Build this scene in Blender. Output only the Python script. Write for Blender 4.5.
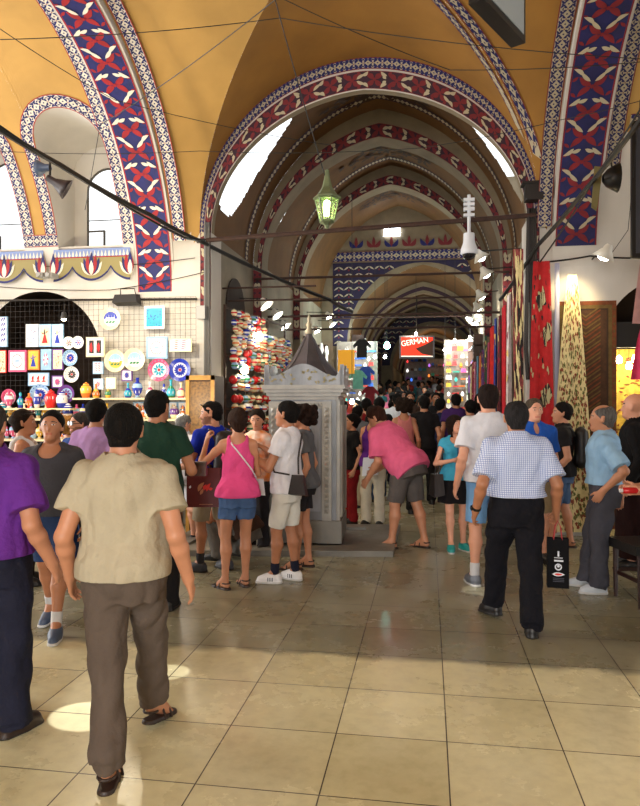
import bpy, math, random
import numpy as np
from mathutils import Vector, Matrix
random.seed(7); rng = np.random.default_rng(7)
for _o in list(bpy.data.objects): bpy.data.objects.remove(_o)
SC = bpy.context.scene; COL = SC.collection
pi = math.pi
# ---------------------------------------------------------------- camera, world, light, exposure
# building frame: x across the street, y along it (far wall of the crossing at y=0), z up.
TH = math.radians(9.0); CX, CY, CZ = 3.145, -9.12, 1.70; FPX = 680.0
cam = bpy.data.cameras.new('camera'); camo = bpy.data.objects.new('camera', cam); COL.objects.link(camo)
camo.location = (CX, CY, CZ); camo.rotation_euler = (pi/2, 0, TH)
cam.sensor_fit = 'VERTICAL'; cam.sensor_height = 36.0; cam.lens = 36.0*FPX/806.0
cam.clip_start = 0.05; cam.clip_end = 300
SC.camera = camo
SC.view_settings.view_transform = 'Standard'; SC.view_settings.look = 'None'
SC.view_settings.gamma = 1.0; SC.view_settings.use_curve_mapping = False
SC.view_settings.exposure = 0.60
SC.cycles.max_bounces = 6; SC.cycles.diffuse_bounces = 4; SC.cycles.glossy_bounces = 3
SC.cycles.caustics_reflective = False; SC.cycles.caustics_refractive = False
SC.cycles.sample_clamp_indirect = 6.0
w = bpy.data.worlds.new('sky'); SC.world = w; w.use_nodes = True
bg = w.node_tree.nodes['Background']; bg.inputs[0].default_value = (0.93, 0.97, 1.0, 1); bg.inputs[1].default_value = 1.3
def area(name, loc, rot, sx, sy, power, color=(1,1,1)):
    l = bpy.data.lights.new(name, 'AREA'); l.shape='RECTANGLE'; l.size=sx; l.size_y=sy; l.energy=power; l.color=color
    o = bpy.data.objects.new(name, l); o.location=loc; o.rotation_euler=rot; COL.objects.link(o); return o
def spot(name, loc, target, power, angle, color=(1,1,1), blend=.1, radius=.05):
    l = bpy.data.lights.new(name, 'SPOT'); l.energy=power; l.spot_size=math.radians(angle); l.spot_blend=blend; l.color=color; l.shadow_soft_size=radius
    o = bpy.data.objects.new(name, l); o.location=loc
    o.rotation_euler=(Vector(target)-Vector(loc)).to_track_quat('-Z','Y').to_euler(); COL.objects.link(o); return o
def point(name, loc, power, color=(1,.85,.6), radius=.05):
    l = bpy.data.lights.new(name, 'POINT'); l.energy=power; l.color=color; l.shadow_soft_size=radius
    o = bpy.data.objects.new(name, l); o.location=loc; COL.objects.link(o); return o
def ground_(px,py):
    Y=1.7*680/(py-403.0); X=(px-320)/680*Y; return (CX+X*math.cos(TH)-Y*math.sin(TH), CY+X*math.sin(TH)+Y*math.cos(TH), 0)
area("fill_from_behind",(HW if 0 else 2.3,-16.5,2.6),(math.radians(90),0,0),4.2,4.6,520,(1,.98,.94))  # added fill area in the street behind the camera
area("fill_near_left",(-3.2,-5.5,4.6),(math.radians(100),0,0),4.5,1.2,260,(1,.99,.96))  # added fill; the near wall has no windows
area("fill_cross_street_left",(-8.8,-2.9,3.0),(math.radians(90),0,math.radians(-90)),4.5,4.5,420,(1,.99,.96))  # added fill at the unseen left end of the cross street
area("fill_cross_street_right",(13.2,-2.9,3.0),(math.radians(90),0,math.radians(90)),4.5,4.5,60,(1,.97,.92))  # weaker added fill at the unseen right end
for _n,(_f,_t,_e,_a) in enumerate((((-1.6,-4.9,5.3),ground_(84,716),1100,3.2),((-1.0,-4.9,5.3),ground_(168,672),800,2.4),((.6,-4.6,5.5),ground_(480,590),800,2.6))):
    spot('sunbeam_from_near_window',_f,_t,_e,_a,(1,.97,.88),.05,.012)

# ---------------------------------------------------------------- photo-to-place helpers
cT, sT = math.cos(TH), math.sin(TH)
def W(X, Y, Z=0.0):            # camera-aligned right / ahead -> building frame
    return Vector((CX + X*cT - Y*sT, CY + X*sT + Y*cT, Z))
def ray(px, py): return Vector(((px-320)/FPX*cT - sT, (px-320)/FPX*sT + cT, (403-py)/FPX))
def ground(px, py):
    Y = CZ*FPX/(py-403.0); return W((px-320)/FPX*Y, Y)
def at_y(px, py, y):
    r = ray(px, py); k = (y-CY)/r.y; return Vector((CX+r.x*k, y, CZ+r.z*k))
def at_x(px, py, x):
    r = ray(px, py); k = (x-CX)/r.x; return Vector((x, CY+r.y*k, CZ+r.z*k))
def at_d(px, py, Y):
    return W((px-320)/FPX*Y, Y, CZ+(403-py)/FPX*Y)
def fz(y): return 0.062*max(0.0, y-3.0)      # the street climbs gently away from the crossing

# ---------------------------------------------------------------- materials
def lin(c):
    return tuple(((v/12.92) if v<=.04045 else ((v+.055)/1.055)**2.4) for v in c)
def rgb(r,g,b): return lin((r/255.,g/255.,b/255.))
MATS = {}
def mat(name, col, rough=.7, metal=0., noise=0., nscale=8., bump=0., bscale=40., emit=None, estr=0., col2=None, spec=.5, stretch=(1,1,1), alpha=None, coat=0.):
    if name in MATS: return MATS[name]
    m = bpy.data.materials.new(name); m.use_nodes=True; nt=m.node_tree; b=nt.nodes['Principled BSDF']
    b.inputs['Base Color'].default_value=(*col,1); b.inputs['Roughness'].default_value=rough; b.inputs['Metallic'].default_value=metal
    b.inputs['Specular IOR Level'].default_value=spec
    if coat: b.inputs['Coat Weight'].default_value=coat
    if emit: b.inputs['Emission Color'].default_value=(*emit,1); b.inputs['Emission Strength'].default_value=estr
    if noise>0 or bump>0 or col2:
        tc=nt.nodes.new('ShaderNodeTexCoord'); mp=nt.nodes.new('ShaderNodeMapping'); nt.links.new(tc.outputs['Object'],mp.inputs[0]); mp.inputs['Scale'].default_value=stretch
    if noise>0 or col2:
        n=nt.nodes.new('ShaderNodeTexNoise'); n.inputs['Scale'].default_value=nscale; n.inputs['Detail'].default_value=5
        nt.links.new(mp.outputs[0],n.inputs['Vector'])
        r=nt.nodes.new('ShaderNodeValToRGB'); nt.links.new(n.outputs[0],r.inputs[0])
        c2 = col2 if col2 else tuple(max(0,v*(1-noise)) for v in col)
        r.color_ramp.elements[0].position=.35; r.color_ramp.elements[0].color=(*c2,1)
        r.color_ramp.elements[1].position=.62; r.color_ramp.elements[1].color=(*col,1)
        nt.links.new(r.outputs[0],b.inputs['Base Color'])
    if bump>0:
        n2=nt.nodes.new('ShaderNodeTexNoise'); n2.inputs['Scale'].default_value=bscale; n2.inputs['Detail'].default_value=4
        nt.links.new(mp.outputs[0],n2.inputs['Vector'])
        bp=nt.nodes.new('ShaderNodeBump'); bp.inputs['Strength'].default_value=bump; bp.inputs['Distance'].default_value=.02
        nt.links.new(n2.outputs[0],bp.inputs['Height']); nt.links.new(bp.outputs[0],b.inputs['Normal'])
    MATS[name]=m; return m

# ---------------------------------------------------------------- mesh helpers
def link(name, me, parent=None, mats=(), smooth=False):
    o=bpy.data.objects.new(name, me); COL.objects.link(o)
    for m in mats: me.materials.append(m)
    if smooth and len(me.polygons): me.polygons.foreach_set('use_smooth',[True]*len(me.polygons))
    if parent is not None: o.parent=parent
    return o
def tag(o, label=None, cat=None, group=None, kind=None):
    if label: o['label']=label
    if cat: o['category']=cat
    if group: o['group']=group
    if kind: o['kind']=kind
    return o
def empty(name, loc, rz=0., label=None, cat=None, group=None):
    o=bpy.data.objects.new(name,None); COL.objects.link(o); o.location=loc; o.rotation_euler=(0,0,rz); o.empty_display_size=.1
    return tag(o,label,cat,group)
def copy_tree(o, parent=None):
    c=o.copy(); COL.objects.link(c); c.parent=parent
    for ch in list(o.children): copy_tree(ch, c)
    return c
class MB:
    """collects faces with material indices into ONE mesh"""
    def __init__(s): s.v=[]; s.f=[]; s.m=[]; s.M=None
    def add(s, vs, fs, mi=0):
        b=len(s.v)
        if s.M is not None: vs=[s.M@Vector(p) for p in vs]
        s.v+= [tuple(p) for p in vs]; s.f+=[tuple(i+b for i in f) for f in fs]; s.m+=[mi]*len(fs); return s
    def box(s, a, b, mi=0):
        x0,y0,z0=a; x1,y1,z1=b
        return s.add([(x0,y0,z0),(x1,y0,z0),(x1,y1,z0),(x0,y1,z0),(x0,y0,z1),(x1,y0,z1),(x1,y1,z1),(x0,y1,z1)],
            [(0,3,2,1),(4,5,6,7),(0,1,5,4),(1,2,6,5),(2,3,7,6),(3,0,4,7)],mi)
    def tube(s, pts, r, mi=0, n=8, cap=True):
        pts=[Vector(p) for p in pts]; rs=r if isinstance(r,(list,tuple)) else [r]*len(pts)
        vs=[]; fs=[]
        up=None
        for i,p in enumerate(pts):
            d=(pts[min(i+1,len(pts)-1)]-pts[max(i-1,0)])
            d=d.normalized() if d.length>1e-9 else Vector((0,0,1))
            if up is None:
                up=Vector((0,0,1)) if abs(d.z)<.9 else Vector((1,0,0))
            a=d.cross(up).normalized(); bb=a.cross(d).normalized(); up=bb
            for k in range(n):
                t=2*pi*k/n; vs.append(p+a*(math.cos(t)*rs[i])+bb*(math.sin(t)*rs[i]))
        for i in range(len(pts)-1):
            for k in range(n): fs.append((i*n+k,i*n+(k+1)%n,(i+1)*n+(k+1)%n,(i+1)*n+k))
        if cap: fs.append(tuple(range(n-1,-1,-1))); fs.append(tuple((len(pts)-1)*n+k for k in range(n)))
        return s.add(vs,fs,mi)
    def lathe(s, prof, c=(0,0,0), n=20, mi=0, axis='z', mis=None):
        vs=[];fs=[];c=Vector(c)
        for (r,h) in prof:
            for k in range(n):
                t=2*pi*k/n
                p=(r*math.cos(t),r*math.sin(t),h)
                if axis=='y': p=(p[0],-p[2],p[1])
                if axis=='x': p=(p[2],p[0],p[1])
                vs.append(c+Vector(p))
        for i in range(len(prof)-1):
            for k in range(n): fs.append((i*n+k,i*n+(k+1)%n,(i+1)*n+(k+1)%n,(i+1)*n+k))
        b=len(s.f); s.add(vs,fs,mi)
        if mis:
            for i in range(len(prof)-1):
                for k in range(n): s.m[b+i*n+k]=mis[i]
        return s
    def prism(s, poly, thick, F, mi=0):
        """poly in 2D mapped by F(u,v,w)"""
        n=len(poly); vs=[F(u,v,0) for u,v in poly]+[F(u,v,thick) for u,v in poly]
        return s.add(vs,[tuple(range(n-1,-1,-1)),tuple(range(n,2*n))]+[(i,(i+1)%n,n+(i+1)%n,n+i) for i in range(n)],mi)
    def poly(s, pts, mi=0): return s.add(pts,[tuple(range(len(pts)))],mi)
    def grid(s, P, mi=0, flip=False):
        """P[i][j] points"""
        ni=len(P); nj=len(P[0]); vs=[p for r in P for p in r]
        fs=[]
        for i in range(ni-1):
            for j in range(nj-1):
                f=(i*nj+j,(i+1)*nj+j,(i+1)*nj+j+1,i*nj+j+1); fs.append(f[::-1] if flip else f)
        return s.add(vs,fs,mi)
    def build(s, name, mats, parent=None, smooth=False, **tg):
        if not isinstance(mats,(list,tuple)): mats=[mats]
        me=bpy.data.meshes.new(name); me.from_pydata(s.v,[],s.f); me.update()
        o=link(name,me,parent,mats,smooth)
        if any(s.m): me.polygons.foreach_set('material_index',s.m)
        if tg: tag(o,**tg)
        return o
def struct(o): o['kind']='structure'; return o

# ---------------------------------------------------------------- signed distance modelling (bodies, clothes)
class SDF:
    def __init__(s, lo, hi, h):
        s.h=h; s.lo=np.array(lo,float)-3*h; n=np.ceil((np.array(hi)-s.lo)/h).astype(int)+4
        s.n=n; s.f=np.full(n,1.0,np.float32)
        s.ax=[(s.lo[i]+h*np.arange(n[i])).astype(np.float32) for i in range(3)]
    def sub(s, lo, hi, pad):
        a=[max(0,int((lo[i]-pad-s.lo[i])/s.h)) for i in range(3)]; b=[min(s.n[i],int((hi[i]+pad-s.lo[i])/s.h)+2) for i in range(3)]
        if any(b[i]<=a[i] for i in range(3)): return None
        sl=tuple(slice(a[i],b[i]) for i in range(3))
        return sl,s.ax[0][sl[0]][:,None,None],s.ax[1][sl[1]][None,:,None],s.ax[2][sl[2]][None,None,:]
    def _mix(s, sl, d, k, op):
        f=s.f[sl]
        if op=='u':
            hh=np.clip(.5+.5*(f-d)/k,0,1); s.f[sl]=f*(1-hh)+d*hh-k*hh*(1-hh)
        elif op=='s':   # subtract d
            d=-d; hh=np.clip(.5-.5*(f-d)/k,0,1); s.f[sl]=f*(1-hh)+d*hh+k*hh*(1-hh)
    def cone(s, a, b, ra, rb, k=.02, flat=None, op='u', capa=False, capb=False, add=0.):
        """tapered limb a->b. flat=(axis vector, factor): radius multiplied by factor along axis. cap: flat end"""
        a=np.array(a,float); b=np.array(b,float); ra+=add; rb+=add
        R=max(ra,rb)*(1 if not flat else max(1,flat[1])); q=s.sub(np.minimum(a,b)-R,np.maximum(a,b)+R,k+3*s.h)
        if q is None: return s
        sl,X,Y,Z=q; d=b-a; L2=float(d@d)+1e-12; L=L2**.5
        px,py,pz=X-a[0],Y-a[1],Z-a[2]; t=(px*d[0]+py*d[1]+pz*d[2])/L2; tc=np.clip(t,0,1)
        dx,dy,dz=px-tc*d[0],py-tc*d[1],pz-tc*d[2]
        if flat:
            v=np.array(flat[0],float); v/=np.linalg.norm(v); m=dx*v[0]+dy*v[1]+dz*v[2]; g=(1/flat[1]-1)*m
            dx,dy,dz=dx+g*v[0],dy+g*v[1],dz+g*v[2]
        D=np.sqrt(dx*dx+dy*dy+dz*dz)-(ra+(rb-ra)*tc)
        if flat and flat[1]<1: D=D*flat[1]*.5+D*.5
        if capa: D=np.maximum(D,-t*L)
        if capb: D=np.maximum(D,(t-1)*L)
        s._mix(sl,D.astype(np.float32),k,op); return s
    def ell(s, c, r, M=None, k=.02, op='u'):
        c=np.array(c,float); r=np.array(r,float); R=r.max(); q=s.sub(c-R,c+R,k+3*s.h)
        if q is None: return s
        sl,X,Y,Z=q; px,py,pz=X-c[0],Y-c[1],Z-c[2]
        if M is not None:
            M=np.array(M); px,py,pz=[M[0][i]*px+M[1][i]*py+M[2][i]*pz for i in range(3)]
        D=(np.sqrt((px/r[0])**2+(py/r[1])**2+(pz/r[2])**2)-1)*r.min()
        s._mix(sl,D.astype(np.float32),k,op); return s
    def loft(s, o, M, zs, rx, ry, cy=None, e=2.3, k=.03, add=0., z0=None, z1=None, op='u', cx=None):
        """stack of superellipses along M's z axis at origin o"""
        o=np.array(o,float); M=np.array(M,float); zs=np.array(zs,float)
        za=zs[0] if z0 is None else z0; zb=zs[-1] if z1 is None else z1
        R=max(max(rx),max(ry))+add+.05; pa=o+M[:,2]*za; pb=o+M[:,2]*zb
        q=s.sub(np.minimum(pa,pb)-R,np.maximum(pa,pb)+R,k+3*s.h)
        if q is None: return s
        sl,X,Y,Z=q; px,py,pz=X-o[0],Y-o[1],Z-o[2]
        u,v,w=[M[0][i]*px+M[1][i]*py+M[2][i]*pz for i in range(3)]
        RX=np.interp(w,zs,rx)+add; RY=np.interp(w,zs,ry)+add
        if cy is not None: v=v-np.interp(w,zs,cy)
        if cx is not None: u=u-np.interp(w,zs,cx)
        D=((np.abs(u/RX)**e+np.abs(v/RY)**e)**(1/e)-1)*np.minimum(RX,RY)
        D=np.maximum(D,np.maximum(za-w,w-zb))
        s._mix(sl,D.astype(np.float32),k,op); return s
    def cut(s, p, n):     # keep side where (x-p).n<0
        p=np.array(p,float); n=np.array(n,float); n/=np.linalg.norm(n)
        D=(s.ax[0][:,None,None]-p[0])*n[0]+(s.ax[1][None,:,None]-p[1])*n[1]+(s.ax[2][None,None,:]-p[2])*n[2]
        s.f=np.maximum(s.f,D.astype(np.float32)); return s
    def folds(s, amp, fr=22., seed=0, st=(1,1,.45)):
        r=np.random.default_rng(seed); X,Y,Z=s.ax[0][:,None,None],s.ax[1][None,:,None],s.ax[2][None,None,:]
        D=0
        for i in range(5):
            v=r.normal(size=3); v/=np.linalg.norm(v); v*=np.array(st)*fr*r.uniform(.6,1.6)
            wv=r.normal(size=3)*9
            D=D+1.27-2*np.abs(np.sin(.5*(v[0]*X+v[1]*Y+v[2]*Z+r.uniform(0,6)+1.5*np.sin(wv[0]*X+wv[1]*Y+wv[2]*Z))))
        s.f=s.f+(amp*.42*D).astype(np.float32); return s
    def mesh(s, name, mats, parent=None, paint=None, relax=1, tgts=None):
        f=s.f; h=s.h; ins=f<0
        if not ins.any(): return None
        nx,ny,nz=f.shape
        c=ins[:-1,:-1,:-1].astype(np.int8)
        tot=np.zeros((nx-1,ny-1,nz-1),np.int8)
        for a in (0,1):
            for b in (0,1):
                for g in (0,1): tot+=ins[a:nx-1+a,b:ny-1+b,g:nz-1+g]
        act=(tot>0)&(tot<8); idx=-np.ones(act.shape,np.int64); I=np.argwhere(act); idx[act]=np.arange(len(I))
        P=np.zeros((len(I),3)); C=np.zeros(len(I))
        cor=[(a,b,g) for a in (0,1) for b in (0,1) for g in (0,1)]
        val={q:f[I[:,0]+q[0],I[:,1]+q[1],I[:,2]+q[2]] for q in cor}
        for q in cor:
            for ax in range(3):
                if q[ax]==0:
                    q2=list(q); q2[ax]=1; q2=tuple(q2); va,vb=val[q],val[q2]; cr=(va<0)!=(vb<0)
                    t=np.where(cr,va/np.where(cr,va-vb,1),0)
                    pt=np.array(q,float)[None,:].repeat(len(I),0); pt[:,ax]+=t
                    P+=pt*cr[:,None]; C+=cr
        P=(P/C[:,None]+I)*h+s.lo
        F=[]
        for ax in range(3):
            o1,o2=(ax+1)%3,(ax+2)%3
            sl0=[slice(None)]*3; sl1=[slice(None)]*3; sl0[ax]=slice(0,-1); sl1[ax]=slice(1,None)
            A=ins[tuple(sl0)]; B=ins[tuple(sl1)]; E=np.argwhere(A!=B)
            ok=(E[:,o1]>0)&(E[:,o2]>0)&(E[:,o1]<f.shape[o1]-1)&(E[:,o2]<f.shape[o2]-1); E=E[ok]
            fl=A[E[:,0],E[:,1],E[:,2]]
            def cell(d1,d2):
                Q=E.copy(); Q[:,o1]-=d1; Q[:,o2]-=d2; return idx[Q[:,0],Q[:,1],Q[:,2]]
            q=np.stack([cell(1,1),cell(0,1),cell(0,0),cell(1,0)],1)
            q[~fl]=q[~fl][:,::-1]; F.append(q)
        F=np.concatenate(F); F=F[(F>=0).all(1)]
        for _ in range(relax):
            S=np.zeros_like(P); N=np.zeros(len(P))
            for a,b in ((0,1),(1,2),(2,3),(3,0)):
                np.add.at(S,F[:,a],P[F[:,b]]); np.add.at(N,F[:,a],1)
                np.add.at(S,F[:,b],P[F[:,a]]); np.add.at(N,F[:,b],1)
            P=.5*P+.5*S/N[:,None]
        me=bpy.data.meshes.new(name); me.vertices.add(len(P)); me.vertices.foreach_set('co',P.astype(np.float32).ravel())
        me.loops.add(len(F)*4); me.loops.foreach_set('vertex_index',F.astype(np.int32).ravel())
        me.polygons.add(len(F)); me.polygons.foreach_set('loop_start',np.arange(0,len(F)*4,4,dtype=np.int32))
        me.update(calc_edges=True)
        o=link(name,me,parent,mats,True)
        if paint is not None:
            cen=P[F].mean(1); me.polygons.foreach_set('material_index',paint(cen).astype(np.int32))
        return o
# ---------------------------------------------------------------- people
def V3(*a): return np.array(a,float)
def rotx(a): c,s=math.cos(a),math.sin(a); return np.array([[1,0,0],[0,c,-s],[0,s,c]])
def roty(a): c,s=math.cos(a),math.sin(a); return np.array([[c,0,s],[0,1,0],[-s,0,c]])
def rotz(a): c,s=math.cos(a),math.sin(a); return np.array([[c,-s,0],[s,c,0],[0,0,1]])
def unit(v): return v/(np.linalg.norm(v)+1e-9)
def ik(A,T,l1,l2,hint):
    d=T-A; L=np.linalg.norm(d)
    if L>(l1+l2)*.998: T=A+d/L*(l1+l2)*.998; d=T-A; L=np.linalg.norm(d)
    a=(l1*l1-l2*l2+L*L)/(2*L); hh=math.sqrt(max(0,l1*l1-a*a)); u=d/L; h=hint-u*(hint@u); h=unit(h)
    return A+u*a+h*hh, T
SKIN={'tan':rgb(196,136,104),'fair':rgb(222,160,132),'olive':rgb(176,118,86),'dark':rgb(150,98,70)}
def skinmats(tone):
    c=SKIN[tone]
    return [mat('skin_'+tone,c,.5,noise=.12,nscale=9,bump=.05,bscale=60),mat('eye_dark',rgb(32,22,18),.3),
            mat('lips_'+tone,(c[0]*.8,c[1]*.5,c[2]*.5),.5),mat('eye_white',rgb(215,205,200),.4),
            mat('stubble_'+tone,(c[0]*.42,c[1]*.42,c[2]*.42),.8)]
def cloth(name,c,n=.14,sc=5,bump=.4,rough=.85,c2=None): return mat('cloth_'+name,c,rough,noise=n,nscale=sc,bump=bump,bscale=30,spec=.2,col2=c2)
def checked(name,a,b,scale=70.):
    if name in MATS: return MATS[name]
    m=mat(name,a,.85,spec=.2); nt=m.node_tree; bs=nt.nodes['Principled BSDF']
    tc=nt.nodes.new('ShaderNodeTexCoord'); sx=nt.nodes.new('ShaderNodeSeparateXYZ'); nt.links.new(tc.outputs['Object'],sx.inputs[0])
    outs=[]
    for i in (0,2):
        mu=nt.nodes.new('ShaderNodeMath'); mu.operation='MULTIPLY'; mu.inputs[1].default_value=scale; nt.links.new(sx.outputs[i],mu.inputs[0])
        fr=nt.nodes.new('ShaderNodeMath'); fr.operation='FRACT'; nt.links.new(mu.outputs[0],fr.inputs[0])
        lt=nt.nodes.new('ShaderNodeMath'); lt.operation='LESS_THAN'; lt.inputs[1].default_value=.27; nt.links.new(fr.outputs[0],lt.inputs[0]); outs.append(lt)
    mx=nt.nodes.new('ShaderNodeMath'); mx.operation='MAXIMUM'; nt.links.new(outs[0].outputs[0],mx.inputs[0]); nt.links.new(outs[1].outputs[0],mx.inputs[1])
    mi=nt.nodes.new('ShaderNodeMix'); mi.data_type='RGBA'; nt.links.new(mx.outputs[0],mi.inputs[0]); mi.inputs[6].default_value=(*a,1); mi.inputs[7].default_value=(*b,1)
    nt.links.new(mi.outputs[2],bs.inputs['Base Color']); return m
TZ=[-.14,-.05,.03,.12,.25,.38,.45,.49,.53,.56]
TM=dict(rx=[.150,.166,.164,.150,.157,.174,.160,.112,.066,.05],ry=[.105,.122,.118,.104,.114,.120,.102,.085,.062,.05],cy=[-.01,-.012,-.004,.005,.004,.0,-.006,-.012,-.015,-.01])
TF=dict(rx=[.158,.172,.162,.126,.132,.146,.134,.092,.056,.045],ry=[.110,.128,.116,.092,.100,.112,.090,.072,.052,.045],cy=[-.01,-.018,-.006,.003,.006,.010,-.004,-.012,-.015,-.01])
def person(label,pos,heading,H=1.75,sex='m',bulk=1.0,vox=.010,tone='tan',lean=0.,side=0.,twist=0.,hips=0.,headrot=(0,0,0),neckf=0.,
           la=(.085,.03,-.52,-1),ra=(.085,.03,-.52,-1),lf=(-.10,0,0),rf=(.10,0,0),lift=(0,0),toes=(8,-8),hand=(.35,.35),armhint=None,
           shirt=None,sleeve=.55,hem=-.10,neck='crew',collar=False,pants=None,leglen=1.0,ptype='pants',shoe='shoe',shoemat=None,hair='short',haircol=None,
           solem=None,belt=None,beard=False,glasses=False,extra=None,group=None,ease=.012,pease=.018,pelz=None,sock=None,folds=1.,handdir=None,name='person',shades=False,socks_h=.1,palm=None):
    """origin at the ground under the pelvis; local +y forward, +x their right. la/ra = wrist offset from shoulder (x out, y fwd, z up), elbow-hint sign.
       lf/rf = (x,y,z) of the sole under the ankle."""
    root=empty(name,pos,heading,label,'person',group)
    k=H/1.75; B=bulk; h=vox/k
    T0=TF if sex=='f' else TM
    T=dict(rx=[v*(1+(B-1)) for v in T0['rx']],ry=[v*(1+(B-1)*1.35) for v in T0['ry']],cy=list(T0['cy']))
    if B>1.08:
        for i in (3,4): T['rx'][i]*=1.06; T['ry'][i]*=1.12; T['cy'][i]+=.015
    L1,L2=.415,.415
    feet=[V3(*lf),V3(*rf)]
    pz=.945 if pelz is None else pelz
    P=V3(0,0,pz); MP=rotz(hips)
    MT=rotz(hips+twist)@roty(side)@rotx(-lean)
    shw=.166*(1+(B-1)*.7) if sex=='m' else .140*(1+(B-1)*.7)
    def tp(x,y,z): return P+MT@V3(x,y,z)
    S=[tp(-shw,-.01,.428),tp(shw,-.01,.428)]
    N=tp(0,-.012,.50); hr=[math.radians(v) for v in headrot]
    MH=rotz(hips+twist+hr[2])@rotx(-(lean*.35+hr[0]))@roty(hr[1])
    up=MT@V3(0,0,1)
    Hc=N+unit(up*.6+V3(0,0,.4)+MH@V3(0,neckf,0))*.152+MH@V3(0,.022,.0)   # head centre
    def hp(x,y,z): return Hc+MH@V3(x,y,z)
    # arms
    arms=[]; sgn=(-1,1)
    hd=[None,None] if handdir is None else handdir
    for i,a in enumerate((la,ra)):
        t=S[i]+rotz(hips+twist)@V3(a[0]*sgn[i],a[1],a[2]); ht=V3(0.25*sgn[i],a[3],-.1) if len(a)<6 else V3(a[3]*sgn[i],a[4],a[5])
        E,Wr=ik(S[i],t,.30,.262,rotz(hips+twist)@ht)
        arms.append((S[i],E,Wr))
    legs=[]
    for i,f in enumerate(feet):
        J=P+MP@V3(sgn[i]*.086*(1+(B-1)*.6),0,-.03); A=f+V3(0,0,.075+lift[i]*.0)
        ft=rotz(math.radians(toes[i]))@V3(0,1,0)
        K,A2=ik(J,A,L1,L2,unit(ft+V3(0,0,.1))); legs.append((J,K,A2,ft))
    allp=np.array([x for a in arms for x in a]+[x for l in legs for x in l[:3]]+[Hc,N,P]); lo=allp.min(0)-.24; hi=allp.max(0)+.22; lo[2]=max(lo[2],-.02-abs(min(0,min(feet[0][2],feet[1][2])))); lo[2]=min(lo[2],-.02)
    # ---- body
    s=SDF(lo,hi,h)
    s.loft(P,MT,TZ,T['rx'],T['ry'],T['cy'],add=-.012,z0=-.10)
    s.cone(tp(0,-.02,.47),Hc+MH@V3(0,-.02,-.07),.060*(1 if sex=='m' else .86)*(.5+.5*B),.055*(1 if sex=='m' else .84)*(.5+.5*B),k=.03)
    s.ell(hp(0,-.018,.030),(.082,.103,.094),MH,k=.01)
    s.cone(hp(0,.012,-.02),hp(0,.048,-.086),.070,.043,k=.03,flat=(MH@V3(1,0,0),1.0))
    s.cone(hp(0,.055,-.02),hp(0,.06,-.075),.038,.028,k=.03)
    s.cone(hp(0,.083,.012),hp(0,.106,-.036),.007,.0115,k=.010)
    s.cone(hp(-.022,.078,.028),hp(.022,.078,.028),.012,.012,k=.016)
    s.cone(hp(-.018,.086,-.066),hp(.018,.086,-.066),.0075,.0075,k=.010)
    s.ell(hp(0,.079,-.096),(.018,.014,.014),MH,k=.02)
    for q in (-1,1):
        s.ell(hp(q*.031,.092,.006),(.016,.014,.011),MH,k=.012,op='s')
        s.ell(hp(q*.031,.077,.006),(.013,.013,.011),MH,k=.004)
        s.cone(hp(q*.084,-.008,.018),hp(q*.081,.0,-.03),.011,.009,k=.008,flat=(MH@V3(0,1,0),1.7))
    if sex=='f':
        for q in (-1,1): s.ell(tp(q*.062,.085,.335),(.06,.05,.058),MT,k=.03)
    ab=.5+.5*B
    for i,(A,E,Wr) in enumerate(arms):
        m_=ab*(1 if sex=='m' else .80)
        s.cone(A-V3(0,0,.004),A+(E-A)*.35,.050*m_,.049*m_,k=.045); s.cone(tp(sgn[i]*.04,-.015,.475),A+V3(0,0,.012),.034*m_,.036*m_,k=.04); s.cone(A+(E-A)*.3,E,.049*m_,.038*m_,k=.02)
        M1=E+(Wr-E)*.3; s.cone(E,M1,.038*m_,.039*m_,k=.02); s.cone(M1,Wr,.039*m_,.027*m_,k=.02)
        d=unit(Wr-E) if hd[i] is None else unit(rotz(hips+twist)@V3(hd[i][0]*sgn[i],hd[i][1],hd[i][2]))
        inn=rotz(hips+twist)@V3(-sgn[i],0,0)         # palm faces inwards
        if palm is not None and palm[i] is not None: inn=rotz(hips+twist)@V3(palm[i][0]*sgn[i],palm[i][1],palm[i][2])
        nrm=unit(inn-d*(inn@d)); lat=np.cross(d,nrm)*sgn[i]
        # lat points towards thumb side (forward when arm hangs)
        if lat@(rotz(hips+twist)@V3(0,1,.0))<0 and palm is None: lat=-lat
        s.cone(Wr,Wr+d*.035,.027*m_,.026,k=.02,flat=(nrm,.75))
        hs=.95 if sex=='m' else .86
        s.cone(Wr+d*.035*hs+lat*.012,Wr+d*.088*hs+lat*.020,.022,.020,k=.015,flat=(nrm,.62)); s.cone(Wr+d*.035*hs-lat*.012,Wr+d*.085*hs-lat*.022,.022,.018,k=.015,flat=(nrm,.62))
        cu=hand[i]
        for j,(off,ln) in enumerate(((.029,.072),(.010,.080),(-.010,.075),(-.029,.058))):
            p=Wr+d*(.095-.004*abs(j-1))*hs+lat*off*hs; ang=.10+cu*.45
            for q in range(3):
                dd=unit(d*math.cos(ang)+nrm*math.sin(ang)+lat*(off*1.5*(1-cu))); p2=p+dd*ln*hs*(.42,.33,.27)[q]
                s.cone(p,p2,.0092-.0008*q,.0085-.0008*q,k=.004); p=p2; ang+=.14+cu*.95
        p=Wr+d*.03*hs+lat*.022*hs; dd=unit(d*.75+lat*.65+nrm*.25); p2=p+dd*.045*hs; s.cone(p,p2,.0125,.011,k=.01)
        dd=unit(d*.9+lat*.25+nrm*(.25+.5*cu)); p3=p2+dd*.032*hs; s.cone(p2,p3,.0105,.0095,k=.005); s.cone(p3,p3+unit(dd+nrm*.3*cu)*.022*hs,.0095,.008,k=.004)
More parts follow.
